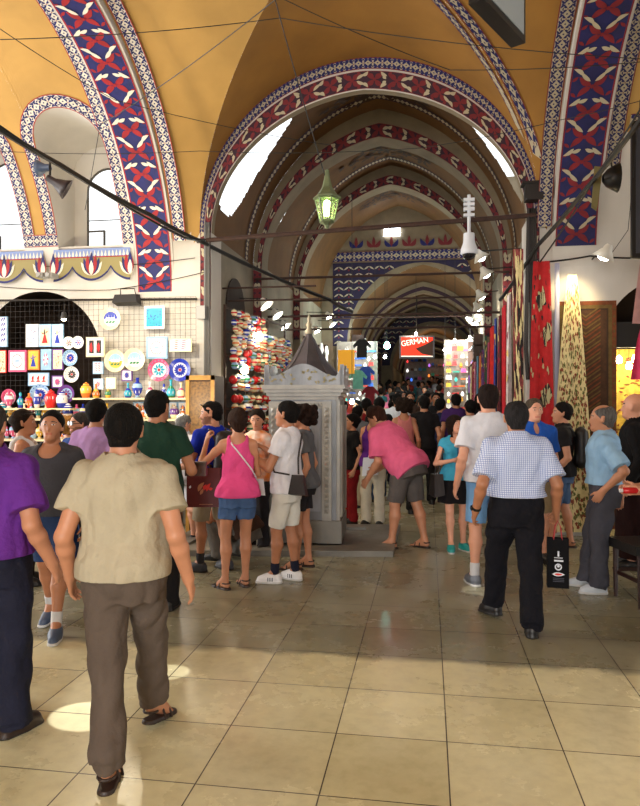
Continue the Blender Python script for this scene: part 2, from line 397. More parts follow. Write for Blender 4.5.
    for i,(J,K,A,ft) in enumerate(legs):
        m_=ab*(1 if sex=='m' else .96)*(.86 if pants is not None and leglen>.9 else 1)
        s.cone(J,J+(K-J)*.5,.080*m_,.070*m_,k=.04); s.cone(J+(K-J)*.5,K,.070*m_,.053*m_,k=.02)
        back=unit(np.cross(np.cross(K-A,ft),K-A))
        c1=K+(A-K)*.32-ft*.012; s.cone(K,c1,.050*m_,.057*m_,k=.02); s.cone(c1,A+(K-A)*.18,.055*m_,.034*m_,k=.02); s.cone(A+(K-A)*.2,A,.034*m_,.035*m_,k=.01)
        so=feet[i]; fz0=so[2]
        hl=A+V3(0,0,-.045)-ft*.025; toe=V3(A[0],A[1],0)+ft*.145; toe[2]=fz0*.2+.022; ball=V3(A[0],A[1],0)+ft*.10; ball[2]=fz0*.55+.028
        s.cone(hl,ball,.030,.030,k=.02); s.cone(A+ft*.02,ball,.036,.030,k=.02)
        rt=np.cross(ft,V3(0,0,1))*(sgn[i])
        for q in range(5 if shoe=='sandal' else 0):
            o=(-.028+.0145*q); b0=ball+rt*o*1.0; s.cone(b0-V3(0,0,.008),b0+ft*(.070-.008*q)-V3(0,0,.016),.0135-.0012*q,.0125-.0012*q,k=.006)
    eyes=[hp(-.031,.086,.006),hp(.031,.086,.006)]
    mz=hp(0,.092,-.066)
    MHt=MH.T
    def paint(c):
        q=(c-Hc)@MH   # local head coords
        r=np.zeros(len(c))
        for sx in (-1,1):
            e=((q[:,0]-sx*.031)/.0125)**2+((q[:,2]-.006)/.005)**2
            r[(e<1)&(q[:,1]>.055)]=3
            r[(((q[:,0]-sx*.031)/.007)**2+((q[:,2]-.006)/.0055)**2<1)&(q[:,1]>.055)]=1
            r[(np.abs(q[:,0]-sx*.032)<.019)&(np.abs(q[:,2]-.029+.12*(np.abs(q[:,0])-.03))<.0038)&(q[:,1]>.05)]=1
            if not beard is None: pass
        r[(np.abs(q[:,0])<.026)&(np.abs(q[:,2]+.066)<.0075)&(q[:,1]>.07)]=2
        if beard:
            m=(q[:,2]<-.028)&(q[:,1]>.0)&~((np.abs(q[:,0])<.024)&(np.abs(q[:,2]+.066)<.008))&~((q[:,2]>-.045)&(np.abs(q[:,0])<.045))&(q[:,2]>-.135)
            r[m&(np.linalg.norm(q,axis=1)<.15)&((c-N)@up>.04)]=4
        return r
    body=s.mesh('body',skinmats(tone),root,paint)
    body.scale=(k,k,k)
    out=[body]
    def piece(name,sd,m,relax=1):
        o=sd.mesh(name,[m] if not isinstance(m,list) else m,root,relax=relax)
        if o is not None: o.scale=(k,k,k); out.append(o)
        return o
    seed=int(abs(pos[0]*1000)+abs(pos[1]*777))%9999
    # ---- trousers / shorts / skirt
    if pants is not None:
        s=SDF(np.minimum(lo,lo),V3(hi[0],hi[1],pz+.22),h)
        ex=pease
        top=max(-.03,min(.075,hem+.075)) if lean<.5 else .075
        s.loft(P,MT if lean<.5 else MP@rotx(-lean*.55),TZ[:4],T['rx'][:4],T['ry'][:4],T['cy'][:4],add=ex*.6,z0=-.165,z1=top-.0,k=.02)
        for i,(J,K,A,ft) in enumerate(legs):
            m_=ab
            if ptype=='skirt': continue
            w_=1.35 if ptype=='shorts' else 1
            end=leglen
            if end<=.5:
                kk=J+(K-J)*(end/.5); s.cone(J,kk,.084*m_+ex*.6,min(.094,(.084+(.058-.084)*(end/.5))*m_+ex*.9),k=.012,capb=True)
            else:
                kk=K+(A-K)*((end-.5)/.5)*1.02
                s.cone(J,J+(K-J)*.5,.083*m_+ex*.6,.075*m_+ex,k=.03); s.cone(J+(K-J)*.5,K,.075*m_+ex,.058*m_+ex,k=.03)
                s.cone(K,kk,.058*m_+ex,.050*m_+ex*1.25,k=.03,capb=True)
                if end>.95:   # cuff break over the shoe
                    s.cone(kk+V3(0,0,.05),kk+V3(0,0,-.028)+ft*.018,.052*m_+ex,.056*m_+ex*1.1,k=.02,capb=True)
        if ptype=='skirt':
            J=(legs[0][0]+legs[1][0])/2; ln=.42*leglen/.5
            s.loft(V3(J[0],J[1],pz),np.eye(3),[-ln,-.2,0.,.08],[.215,.20,.175,.145],[.17,.155,.13,.105],e=2.1,add=.008,k=.02)
        else: s.cone(P+V3(0,0,-.12),P+V3(0,-.01,-.02),.085*ab,.105*ab,k=.05)
        s.folds((.0065 if ptype!='skirt' else .007)*folds,46,seed,(1,1,.5))
        s.cut(P+(MT if lean<.5 else MP)@V3(0,0,top-.01),(MT if lean<.5 else MP)@V3(0,0,1))
        piece('skirt' if ptype=='skirt' else ('shorts' if leglen<.8 else 'trousers'),s,pants)
    # ---- shirt
    if shirt is not None:
        s=SDF(lo,hi,h); add=ease
        zz=[hem]+[z for z in TZ if z>hem+.01]; g=lambda key:[float(np.interp(z,TZ,T[key])) for z in zz]
        fl=[max(0,min(1,(.17-z)/.10))*.020 for z in zz]; s.loft(P,MT,zz,[a+b for a,b in zip(g('rx'),fl)],[a+b for a,b in zip(g('ry'),fl)],g('cy'),add=add+.004,k=.03)
        if sex=='f':
            for q in (-1,1): s.ell(tp(q*.062,.088,.335),(.064+add,.052+add*.6,.062),MT,k=.035)
        for i,(A,E,Wr) in enumerate(arms):
            m_=ab*(1 if sex=='m' else .82)
            if sleeve<=0: continue
            if sleeve<=1:
                e=A+(E-A)*sleeve; s.cone(tp(sgn[i]*.05,-.014,.468),A+V3(0,0,.004),.036*m_+add,.045*m_+add,k=.04); s.cone(A,e,.051*m_+add,.055*m_+add*1.6,k=.04,capb=True)
            else:
                s.cone(A,E,.053*m_+add,.050*m_+add,k=.045); s.cone(E,E+(Wr-E)*(sleeve-1),.048*m_+add,.036*m_+add,k=.02,capb=True)
        s.folds(.0065*folds,52,seed+5,(1,1,.5))
        s.cone(tp(0,-.022,.485),Hc+MH@V3(0,-.02,-.03),.066*(.4+.6*B),.10,k=.006,op='s')
        if neck=='scoop': s.ell(tp(0,.07,.475),(.085,.09,.075),MT,k=.01,op='s')
        elif neck=='v' or neck=='polo': s.ell(tp(0,.085,.455),(.030,.06,.07),MT,k=.01,op='s')
        elif neck=='tank':
            s.ell(tp(0,.05,.50),(.085,.11,.12),MT,k=.01,op='s'); s.ell(tp(0,-.07,.515),(.08,.08,.09),MT,k=.01,op='s')
            for q in (-1,1): s.ell(tp(q*(shw+.012),0,.44),(.058,.16,.125),MT,k=.01,op='s')
        s.cut(tp(0,0,hem+.012),MT@V3(0,0,-1))
        piece('shirt',s,shirt)
        if collar:
            s=SDF(lo,hi,h*.9); ax=unit(Hc-N); cn=N+up*.022
            s.cone(cn-ax*.012,cn+ax*.028,.079*(.45+.55*B),.073*(.45+.55*B),k=.004,capa=True,capb=True); s.cone(cn-ax*.04,cn+ax*.06,.069*(.45+.55*B),.064*(.45+.55*B),k=.004,op='s')
            s.cut(cn+MT@V3(0,.055,0),MT@V3(0,1,-.25))
            piece('collar',s,shirt)
    if belt is not None and pants is not None:
        s=SDF(V3(lo[0],lo[1],pz-.05),V3(hi[0],hi[1],pz+.25),h*.8)
        s.loft(P,MT,TZ[:5],T['rx'][:5],T['ry'][:5],T['cy'][:5],add=pease*.6+.008,z0=.055,z1=.092,k=.002); piece('belt',s,belt)
    # ---- hair
    if hair and haircol is not None:
        s=SDF(Hc-.30,Hc+.26,h*.8); th={'short':.010,'buzz':.004,'full':.020,'balding':.007}.get(hair,.014)
        s.ell(hp(0,-.022,.027),(.084+th*.8,.105+th,.096+th),MH,k=.01)
        s.cone(hp(0,-.045,.0),hp(0,-.055,-.055),.070+th*.5,.052+th*.3,k=.02,flat=(MH@V3(1,0,0),1.05))
        for q in (-1,1): s.cone(hp(q*.074,.012,.02),hp(q*.076,.006,-.010),.012+th*.3,.008,k=.01)
        s.cut(hp(0,.066,.060),MH@V3(0,1,-.42 if hair!='balding' else -.55)) if hair not in ('bob',) else None
        s.folds(.0035,60,seed+3,(1,1,1))
        if hair!='bob':
            s.cone(hp(-.09,.075,-.03),hp(.09,.075,-.03),.062,.062,k=.01,op='s')
            s.cut(hp(0,0,-.085 if sex=='m' else -.13),MH@V3(0,0,-1))
        if hair=='balding': s.ell(hp(0,.035,.12),(.062,.11,.06),MH,k=.01,op='s')
        if hair=='bun':
            s.ell(hp(0,-.125,.02),(.040,.036,.042),MH,k=.02); s.folds(.002,80,seed,(1,1,1))
        if hair=='bob':
            s.cone(hp(0,-.04,.02),hp(0,-.045,-.115),.098,.078,k=.03,flat=(MH@V3(1,0,0),1.12))
            s.ell(hp(0,.095,-.045),(.058,.09,.085),MH,k=.015,op='s')
            s.ell(hp(0,.03,-.12),(.058,.07,.075),MH,k=.01,op='s')
            s.cut(hp(0,.094,0),MH@V3(0,1,0))
        if hair=='curly':
            for q in range(26):
                a=q*2.4; zz=-.07+.18*(q/26.); rr=.105*math.cos((zz-.02)*6.5)
                if math.sin(a)*rr>.045 and zz<.06: continue
                s.ell(hp(math.cos(a)*rr,-.035+math.sin(a)*rr,zz),(.04,.04,.04),None,k=.015)
        piece('hair',s,mat('hair_%02x%02x%02x'%tuple(int(v*255) for v in haircol),haircol,.85,noise=.45,nscale=60,bump=.8,bscale=150,stretch=(1,1,.2),spec=.15))
    # ---- shoes
    sm=shoemat or mat('shoe_black',rgb(22,20,22),.45)
    for i,(J,K,A,ft) in enumerate(legs):
        so=feet[i]; rt=np.cross(ft,V3(0,0,1)); a0=V3(A[0],A[1],0); zf=so[2]
        hlz=zf; tz=zf*.2
        mk=lambda t,up_: a0+ft*t+V3(0,0,up_+ (hlz+(tz-hlz)*min(1,max(0,(t+.06)/.2))))
        s=SDF(a0+V3(-.2,-.2,-.03),a0+V3(.2,.2,.22+zf),h*.8)
        if shoe=='shoe' or shoe=='sneaker':
            s.cone(mk(-.025,.045),mk(.05,.042),.043,.046,k=.03); s.cone(mk(.05,.042),mk(.135,.034),.046,.036,k=.03)
            s.cone(mk(-.02,.05),mk(-.012,.085),.042,.043,k=.02,capb=True); s.cone(mk(.02,.07),mk(.09,.045),.036,.034,k=.03)
            s.cone(mk(-.03,.005),mk(.06,.005),.045,.048,k=.01); s.cone(mk(.06,.005),mk(.145,.005),.048,.038,k=.01)
            q0=mk(-.03,.002); nn=unit(np.cross(mk(.14,0)-mk(-.05,0),rt)); nn=nn if nn[2]<0 else -nn
            s.cut(q0,nn); o=piece('shoe',s,sm)
            s=SDF(a0+V3(-.2,-.2,-.03),a0+V3(.2,.2,.10+zf),h*.7)
            s.cone(mk(-.03,.010),mk(.06,.010),.047,.050,k=.01,capa=False); s.cone(mk(.06,.010),mk(.147,.010),.050,.040,k=.01)
            s.cut(mk(-.03,.0),nn); s.cut(mk(-.03,.022 if shoe=='sneaker' else .014),-nn)
            if o is not None:
                p=s.mesh('sole',[solem or mat('sole_dark',rgb(30,26,24),.7)],o)
                if shoe=='sneaker':
                    b=MB()
                    for sd_ in (-1,1):
                        for t in (.015,.035,.055):
                            c=mk(t,.045)+rt*sd_*.050; b.box(c+V3(-.004,-.004,-.016),c+V3(.004,.004,.018))
                    if extra and extra.get('stripes'): b.build('stripes',mat('stripe_navy',rgb(25,28,60),.6),o)
            if sock is not None:
                s=SDF(a0+V3(-.12,-.12,.03),a0+V3(.12,.12,.25+zf),h*.8); s.cone(A,A+(K-A)*socks_h/.4,.040*ab,.042*ab,k=.004,capb=True); piece('sock',s,sock)
        elif shoe=='sandal':
            s.cone(mk(-.03,.0),mk(.06,.0),.040,.044,k=.01); s.cone(mk(.06,.0),mk(.155,.0),.044,.040,k=.01)
            q0=mk(-.03,-.004); nn=unit(np.cross(mk(.14,0)-mk(-.05,0),rt)); nn=nn if nn[2]<0 else -nn
            s.cut(q0,nn); s.cut(mk(-.03,.020),-nn); o=piece('sandal',s,sm)
            b=MB()
            for t,hh_,wd in ((.105,.056,.046),(.05,.072,.042),(-.04,.06,.040)):
                pts=[mk(t,0)+rt*wd*math.cos(a)*1.05+V3(0,0,hh_*math.sin(a)) for a in np.linspace(0,pi,9)]
                if t<0: pts=[mk(t+.03,.012+.05)+rt*wd*math.cos(a)-ft*.045*math.sin(a) for a in np.linspace(0,pi,9)]
                b.tube(pts,.0065,n=6)
            b.build('strap',sm,o)
    J={'P':P*k,'MT':MT,'MH':MH,'Hc':Hc*k,'tp':lambda x,y,z:tp(x,y,z)*k,'hp':lambda x,y,z:hp(x,y,z)*k,'arms':[tuple(q*k for q in a) for a in arms],'legs':[tuple(q*k for q in l[:3]) for l in legs],'k':k,'hands':[Wr*k for A,E,Wr in arms]}
    if glasses or shades:
        b=MB(); z=.008 if not shades else .085; y=.104 if not shades else .078
        for q in (-1,1):
            c=J['hp'](q*.033,y,z); b.M=Matrix.Translation(Vector(c))@Matrix(MH.tolist()).to_4x4()@(Matrix.Rotation(-.9,4,'X') if shades else Matrix.Identity(4))
            b.lathe([(.0,0),(.024*k,0),(.026*k,.004),(.02*k,.006),(0,.006)],n=12,axis='y')
            b.M=None; b.tube([J['hp'](q*.056,y-.005,z),J['hp'](q*.088,y-.05,z),J['hp'](q*.086,-.01,z-.004)],.003,n=5)
        b.tube([J['hp'](-.012,y,z+.004),J['hp'](.012,y,z+.004)],.003,n=5)
        b.build('sunglasses' if shades else 'glasses',mat('glasses_dark',rgb(15,15,18),.15,spec=.8),root)
    return root,J
HW=2.29
# ---------------------------------------------------------------- painted patterns
M_goldn=mat('ochre_plaster_shaded',rgb(150,106,44),.85,noise=.2,nscale=1.6,bump=.12,bscale=6)  # same ochre darkened, shade of street cell and right cells in its colour
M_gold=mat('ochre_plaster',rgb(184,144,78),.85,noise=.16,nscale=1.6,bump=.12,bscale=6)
M_gold2=mat('ochre_plaster_far_shaded',rgb(104,70,30),.85,noise=.22,nscale=2.2,bump=.12,bscale=6)  # ochre darker still, dimness of the inner street put into the colour
M_cream=mat('cream_plaster',rgb(206,201,194),.85,noise=.16,nscale=1.4,bump=.15,bscale=7,stretch=(1,1,.5))
M_grey=mat('stone_rib',rgb(128,114,92),.85,noise=.2,nscale=3,bump=.15,bscale=8)
M_navy=mat('paint_navy',rgb(16,22,96),.65,noise=.3,nscale=9)
M_dnavy=mat('paint_dark_maroon',rgb(52,20,42),.7,noise=.3,nscale=6)
M_red=mat('paint_red',rgb(156,14,28),.65,noise=.25,nscale=9)
M_white=mat('paint_white',rgb(222,216,200),.7,noise=.12,nscale=9)
M_olive=mat('paint_olive',rgb(140,130,84),.7)
M_lblue=mat('paint_pale_blue',rgb(120,140,190),.7)
M_iron=mat('dark_iron',rgb(38,32,30),.6,metal=.3)
M_blk=mat('black_rubber',rgb(16,15,16),.5)
PAL=[M_navy,M_red,M_white]; PALD=[M_dnavy,mat('paint_dark_red',rgb(110,26,34),.7),mat('paint_bone',rgb(178,166,140),.7)]  # PALD: maroon ground, red and white darkened with the shade down the street
def leaf(p0,p1,wd,bend=0.,n=5):
    (a,b),(c,d)=p0,p1; dx,dy=c-a,d-b; L=math.hypot(dx,dy) or 1; nx,ny=-dy/L,dx/L; up=[];dn=[]
    for i in range(n+1):
        t=i/n; o=bend*math.sin(pi*t); ww=wd*.5*math.sin(pi*t)**.8*(1.25-.5*t)
        up.append((a+dx*t+nx*(o+ww),b+dy*t+ny*(o+ww))); dn.append((a+dx*t+nx*(o-ww),b+dy*t+ny*(o-ww)))
    return dn+up[::-1][1:-1]
def put(mb,F,poly,mi,w_=.006): mb.add([F(u,v,w_) for u,v in poly],[tuple(range(len(poly)))],mi)
def base(mb,F,L,Wd,step,edge,mi_in=0,mi_edge=1,u0=0.):
    n=max(1,int(math.ceil(L/step))); vs=[0,edge,Wd-edge,Wd]
    for k in range(3):
        mb.grid([[F(u0+L*i/n,v,0) for v in (vs[k],vs[k+1])] for i in range(n+1)], mi_edge if k!=1 else mi_in)
def big_band(mb,F,L,Wd,per=.36,u0=0.,edge=.018):
    base(mb,F,L,Wd,.09,edge,u0=u0); n=max(1,round(L/per)); per=L/n; c=Wd/2; h=c-edge
    for i in range(n):
        u=u0+(i+.5)*per; d=-1 if i%2 else 1
        for s in (-1,1):
            for t in (-1,1):
                put(mb,F,leaf((u+t*.02*per,c+s*.008),(u+t*per*.40,c+s*h*.66),per*.24,t*s*per*.05),1,.004+.0006*(t>0))
                put(mb,F,leaf((u+t*per*.22,c+s*h*.98),(u+t*per*.40,c+s*h*.70),per*.13,0,3),1,.004)
            put(mb,F,leaf((u+per*.36-d*per*.16,c+s*h*.10),(u+per*.5+d*per*.10,c+s*h*.62),per*.15,s*per*.03),2,.009)
            put(mb,F,leaf((u+per*.5-d*per*.06,c+s*h*.46),(u+per*.5+d*per*.22,c+s*h*.98),per*.16,-s*d*per*.05),2,.0096)
        put(mb,F,[(u-.09*per,c),(u,c-.09*per),(u+.09*per,c),(u,c+.09*per)],1,.011)
def border(mb,F,L,Wd,u0=0.,edge=.012,per=None,inner=2,ink=0):
    base(mb,F,L,Wd,.09,edge,mi_in=inner,u0=u0); per=per or max(.085,Wd*.62); n=max(1,round(L/per)); per=L/n; c=Wd/2; h=c-edge
    for i in range(n):
        u=u0+(i+.5)*per
        for s in (-1,1):
            for t in (-1,1):
                put(mb,F,leaf((u+t*per*.08,c+s*h*.06),(u+t*per*.44,c+s*h*.50),per*.23,t*s*per*.09,4),ink,.003)
                put(mb,F,leaf((u+t*per*.46,c+s*h*.42),(u+t*per*.08,c+s*h*.96),per*.23,-t*s*per*.08,4),ink,.003)
            put(mb,F,leaf((u-per*.2,c+s*h*.56),(u+per*.2,c+s*h*.56),per*.13,s*per*.07,3),ink,.004)
            put(mb,F,[(u+per*.42,c+s*h*.80),(u+per*.5,c+s*h*.64),(u+per*.58,c+s*h*.80),(u+per*.5,c+s*h*.96)],ink,.004)
        put(mb,F,[(u+per*.40,c),(u+per*.5,c-h*.16),(u+per*.60,c),(u+per*.5,c+h*.16)],ink,.004)
        put(mb,F,[(u-per*.07,c),(u,c-h*.12),(u+per*.07,c),(u,c+h*.12)],1,.004)
TR=[0]
def trim(mb,mats,smooth=False):
    TR[0]+=1; return struct(mb.build('trim_%d'%TR[0],mats,smooth=smooth))
# ---------------------------------------------------------------- crossing vault
R0=2.88; YN=-2*R0        # near side of the crossing at y=YN
ZN0,HN=4.07,2.27; ZC=3.36
def zn(x): return ZN0+HN*math.sqrt(max(0,1-((x-HW)/HW)**2))
def zlo(o,z): o.data.polygons.foreach_set('material_index',[1 if sum(o.data.vertices[i].co.z for i in p.vertices)/len(p.vertices)<z else 0 for p in o.data.polygons])
def mir(p,mx,my):
    x,y,z=p; return ((2*HW-x) if mx else x, (YN-y) if my else y, z)
for my in (0,1):
    # cell over the street: from the arch to the groin
    mb=MB(); P=[]
    for i in range(49):
        x=HW*(1-math.cos(pi*i/48)); tg=1.2576*min(x,2*HW-x); P.append([mir((x,-tg*j/12,zn(x)),0,my) for j in range(13)])
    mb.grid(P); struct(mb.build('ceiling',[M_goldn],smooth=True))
    for mx in (0,1):
        mb=MB(); P=[]; xb=-.43
        for i in range(33):
            ph=pi/2*i/32; y=-R0*(1-math.cos(ph)); zb=ZC+R0*math.sin(ph); xg=-y/1.2576; zg=zn(xg)
            P.append([mir((xb+(xg-xb)*j/10, y, zb+(zg-zb)*(j/10)),mx,my) for j in range(11)])
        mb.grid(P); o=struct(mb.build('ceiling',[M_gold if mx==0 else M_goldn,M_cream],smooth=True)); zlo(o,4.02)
# transverse ribs of the cross street with the painted bands
def arcF(x0,z0,R,flip=1):
    return lambda u,v,w_: ( x0+v*flip, -R0+(R-w_)*math.cos(u/R), z0+(R-w_)*math.sin(u/R))
for mx in (0,1):
    xa=-.91 if not mx else 4.76; Wd=.5
    mb=MB(); n=60
    x0,x1=xa-.03,xa+Wd+.03; P=[]
    for i in range(n+1):
        a=pi*i/n; c,s=math.cos(a),math.sin(a)
        P.append([(x0,-R0+(R0+.4)*c,3.25+(R0+.4)*s),(x0,-R0+(R0+.012)*c,3.25+(R0+.012)*s),(x1,-R0+(R0+.012)*c,3.25+(R0+.012)*s),(x1,-R0+(R0+.4)*c,3.25+(R0+.4)*s)])
    mb.grid(P); trim(mb,[M_cream])
    mb=MB(); u0=0.02 if mx==0 else .46
    big_band(mb,arcF(xa,3.25,R0),pi*R0-2*u0,Wd,.29,u0=u0); trim(mb,PAL if mx==0 else [mat('paint_navy_shaded',rgb(26,26,86),.7,noise=.3,nscale=6),mat('paint_red_shaded',rgb(128,22,34),.7,noise=.3,nscale=6),PALD[2]])  # right band: navy and red darkened, its shade painted into the colours
    # pale and patterned strips each side
    palB=PAL if mx==0 else [mat('paint_navy_shaded',rgb(26,26,86),.7),PALD[1],PALD[2]]
    a0=2.15 if mx==0 else 1.3
    mb=MB(); border(mb,arcF((xa-.215) if mx==0 else (xa+Wd+.035),ZC,R0-.016),pi*R0-2*a0,.18,u0=a0); trim(mb,palB)
    mb=MB(); border(mb,arcF(-.355 if mx==0 else 4.53,ZC,R0-.014),pi*R0-2*.6,.18,u0=.6); trim(mb,palB)
# groin strips on the right
for (off,side) in ((.03,0),(.03,1)):
    def F(u,v,w_,side=side):
        t=u; 
        if side==0:   # on the street cell
            xg=2*HW-t; x=xg-(.05+v)*1.0; y=-1.2576*(2*HW-xg)+0; return (x,y,zn(x)-.012-w_)
        y=-1.2576*t; xg=2*HW-t; ph=math.acos(max(-1,1-min(-y,R0)/R0)); zb=ZC+R0*math.sin(ph); xb=2*HW+.43; zg=zn(xg); j=(.03+v*1.0)/(xb-xg+1e-6)
        return (xg+.03+v, y, zb*j+zg*(1-j)-.014-w_)
    mb=MB(); border(mb,F,1.95,.14,u0=.16,per=.12); trim(mb,[mat('paint_navy_shaded',rgb(26,26,86),.7),PALD[1],PALD[2]])
# barrel vault of the cross street, left arm with window lunettes, right arm plain
XL,XR=-9.0,13.5
ZSILL=3.95; LUN=[(-1.60,.49),(-3.11,.49),(-4.62,.49),(-6.13,.49)]
aS=1.93
def S(x,a,w_=0.): return (x,-R0+(R0-w_)*math.cos(a/R0),ZC+(R0-w_)*math.sin(a/R0))
a_sill=R0*math.asin((ZSILL-ZC)/R0)
def a_low(x):
    for xc,hw in LUN:
        if abs(x-xc)<hw-1e-6: return aS+math.sqrt(hw*hw-(x-xc)**2)*1.05
    return 0.0
mb=MB(); xs=[XL]
for xc,hw in LUN[::-1]:
    xs+=list(np.linspace(xc-hw-1e-4,xc+hw+1e-4,26)[1:-1]); xs+=[xc-hw-2e-6,xc-hw+2e-5,xc+hw-2e-5,xc+hw+2e-6]
xs+=[-.95]; xs=sorted(xs); P=[]
for x in xs:
    a0=a_low(x); P.append([S(x,a0+(pi*R0-a0)*j/56) for j in range(57)])
for i in range(len(xs)-1):
    if xs[i+1]-xs[i]>6e-5: mb.grid(P[i:i+2])
mb.M=None; o=struct(mb.build('ceiling',[M_gold,M_cream])); zlo(o,3.95)
mb=MB(); 
P=[[ (x,)+S(x,a)[1:] for a in np.linspace(0,pi*R0,60)] for x in (5.27,5.5,7,10,XR)]
mb.grid(P); o=struct(mb.build('ceiling',[M_gold,M_cream]))
o.data.polygons.foreach_set('material_index',[1 if (sum(o.data.vertices[i].co.z for i in p.vertices)/4<5.0 and sum(o.data.vertices[i].co.y for i in p.vertices)/4>-3) else 0 for p in o.data.polygons])
mb=MB(); border(mb,lambda u,v,w_:S(5.52+u,R0*math.asin((5.0-ZC)/R0)+v,w_+.008),7,.15,per=.15); trim(mb,[mat('paint_navy_shaded',rgb(26,26,86),.7),PALD[1],PALD[2]])
# lunette borders (tongue shaped outline), reveals and windows
YW=.38
def lun_path(hw,n=40):
    pts=[]; 
    for k in range(10): pts.append((-hw,a_sill+(aS-a_sill)*k/10))
    for k in range(n+1): a=pi-pi*k/n; pts.append((hw*math.cos(a),aS+hw*1.05*math.sin(a)))
    for k in range(1,11): pts.append((hw,aS-(aS-a_sill)*k/10))
    return pts
for li,(xc,hw) in enumerate(LUN):
    pts=lun_path(hw); Ls=[0]
    for i in range(1,len(pts)): Ls.append(Ls[-1]+math.dist(pts[i],pts[i-1]))
    def F(u,v,w_,pts=pts,Ls=Ls,xc=xc):
        u=max(0,min(Ls[-1]-1e-6,u)); i=min(len(pts)-2,int(np.searchsorted(Ls,u,side='right'))-1); i=max(0,i); t=(u-Ls[i])/(Ls[i+1]-Ls[i])
        p=(pts[i][0]*(1-t)+pts[i+1][0]*t,pts[i][1]*(1-t)+pts[i+1][1]*t)
        def nr(j):
            j=max(1,min(len(pts)-2,j)); dx,dy=pts[j+1][0]-pts[j-1][0],pts[j+1][1]-pts[j-1][1]; l=math.hypot(dx,dy); return (-dy/l,dx/l)
        n0,n1=nr(i),nr(i+1); nn=(n0[0]*(1-t)+n1[0]*t,n0[1]*(1-t)+n1[1]*t)
        return S(xc+p[0]+nn[0]*v,p[1]+nn[1]*v,w_+.010)
    mb=MB(); border(mb,F,Ls[-1],.18); trim(mb,PAL)
    # reveal
    mb=MB(); mb.grid([[S(xc+p[0],p[1]),(xc+p[0],YW,S(0,p[1])[2])] for p in pts],flip=True); struct(mb.build('wall_reveal',[M_cream]))
    if li<3:
        mb=MB(); xr=xc-hw
        border(mb,lambda u,v,w_,xr=xr:(lambda q:q)(S(xr-.53+u,a_sill+v,w_+.013)),.53,.17); trim(mb,PAL)
def wall_cols(mb,x0,x1,z0,z1,y,holes,step=.05,mi=0):
    xs=set([x0,x1])
    for xc,hw,a,b,c in holes:
        for t in np.linspace(-1,1,31): xs.add(xc+hw*math.sin(t*pi/2)*(1-1e-5))
        xs.add(xc-hw-1e-5); xs.add(xc+hw+1e-5)
    xs=sorted(x for x in xs if x0<=x<=x1)
    for i in range(len(xs)-1):
        a,b=xs[i],xs[i+1]; xm=(a+b)/2; sp=[(z0,z0,z1,z1)]
        for xc,hw,h0,hs,ht in holes:
            if abs(xm-xc)<hw:
                f=lambda x: hs+(ht-hs)*math.sqrt(max(0,1-((x-xc)/hw)**2)); sp=[(z0,z0,h0,h0),(f(a),f(b),z1,z1)]
        for (l0,l1,u0,u1) in sp:
            if max(u0-l0,u1-l1)>1e-4: mb.add([(a,y,l0),(b,y,l1),(b,y,u1),(a,y,u0)],[(0,1,2,3)],mi)
WIN=[(xc+.06,.33,4.0,4.85,5.18) if i!=1 else (xc,.46,3.98,4.9,5.36) for i,(xc,hw) in enumerate(LUN)]
mb=MB(); wall_cols(mb,XL,-.95,ZSILL,6.0,YW,WIN); struct(mb.build('wall_clerestory',[M_cream]))
mb=MB(); mb.box((XL,-.02,ZSILL-.03),(-.98,YW,ZSILL)); trim(mb,[M_cream])
M_wf=mat('window_frame_paint',rgb(70,66,60),.6); M_glass=None
def glassmat():
    m=bpy.data.materials.new('window_glass'); m.use_nodes=True; nt=m.node_tree; b=nt.nodes['Principled BSDF']
    tr=nt.nodes.new('ShaderNodeBsdfTransparent'); mi=nt.nodes.new('ShaderNodeMixShader'); b.inputs['Roughness'].default_value=.05
    mi.inputs[0].default_value=.08; nt.links.new(tr.outputs[0],mi.inputs[1]); nt.links.new(b.outputs[0],mi.inputs[2]); nt.links.new(mi.outputs[0],nt.nodes['Material Output'].inputs[0]); return m
M_glass=glassmat()
for wi,(xc,hw,z0,zs,zt) in enumerate(WIN):
    mb=MB(); pts=[(xc-hw,z0),(xc-hw,zs)]+[(xc+hw*math.cos(a),zs+(zt-zs)*math.sin(a)) for a in np.linspace(pi,0,16)]+[(xc+hw,z0)]
    mb.tube([(p[0],YW,p[1]) for p in pts]+[(xc-hw,YW,z0)],.016,n=6)
    mb.tube([(xc-hw,YW,4.42),(xc+hw,YW,4.42)],.009,n=5)
    mb.box((xc-hw,YW-.02,z0),(xc-hw+.26,YW+.02,z0+.02)); mb.box((xc-hw,YW-.02,z0+.25),(xc-hw+.26,YW+.02,z0+.27)); mb.box((xc-hw+.25,YW-.02,z0),(xc-hw+.27,YW+.02,z0+.27))
    f=struct(mb.build('window_%d'%(wi+1),[M_wf]))
    mb=MB(); mb.poly([(p[0],YW+.01,p[1]) for p in pts]); mb.build('pane',[M_glass],f)
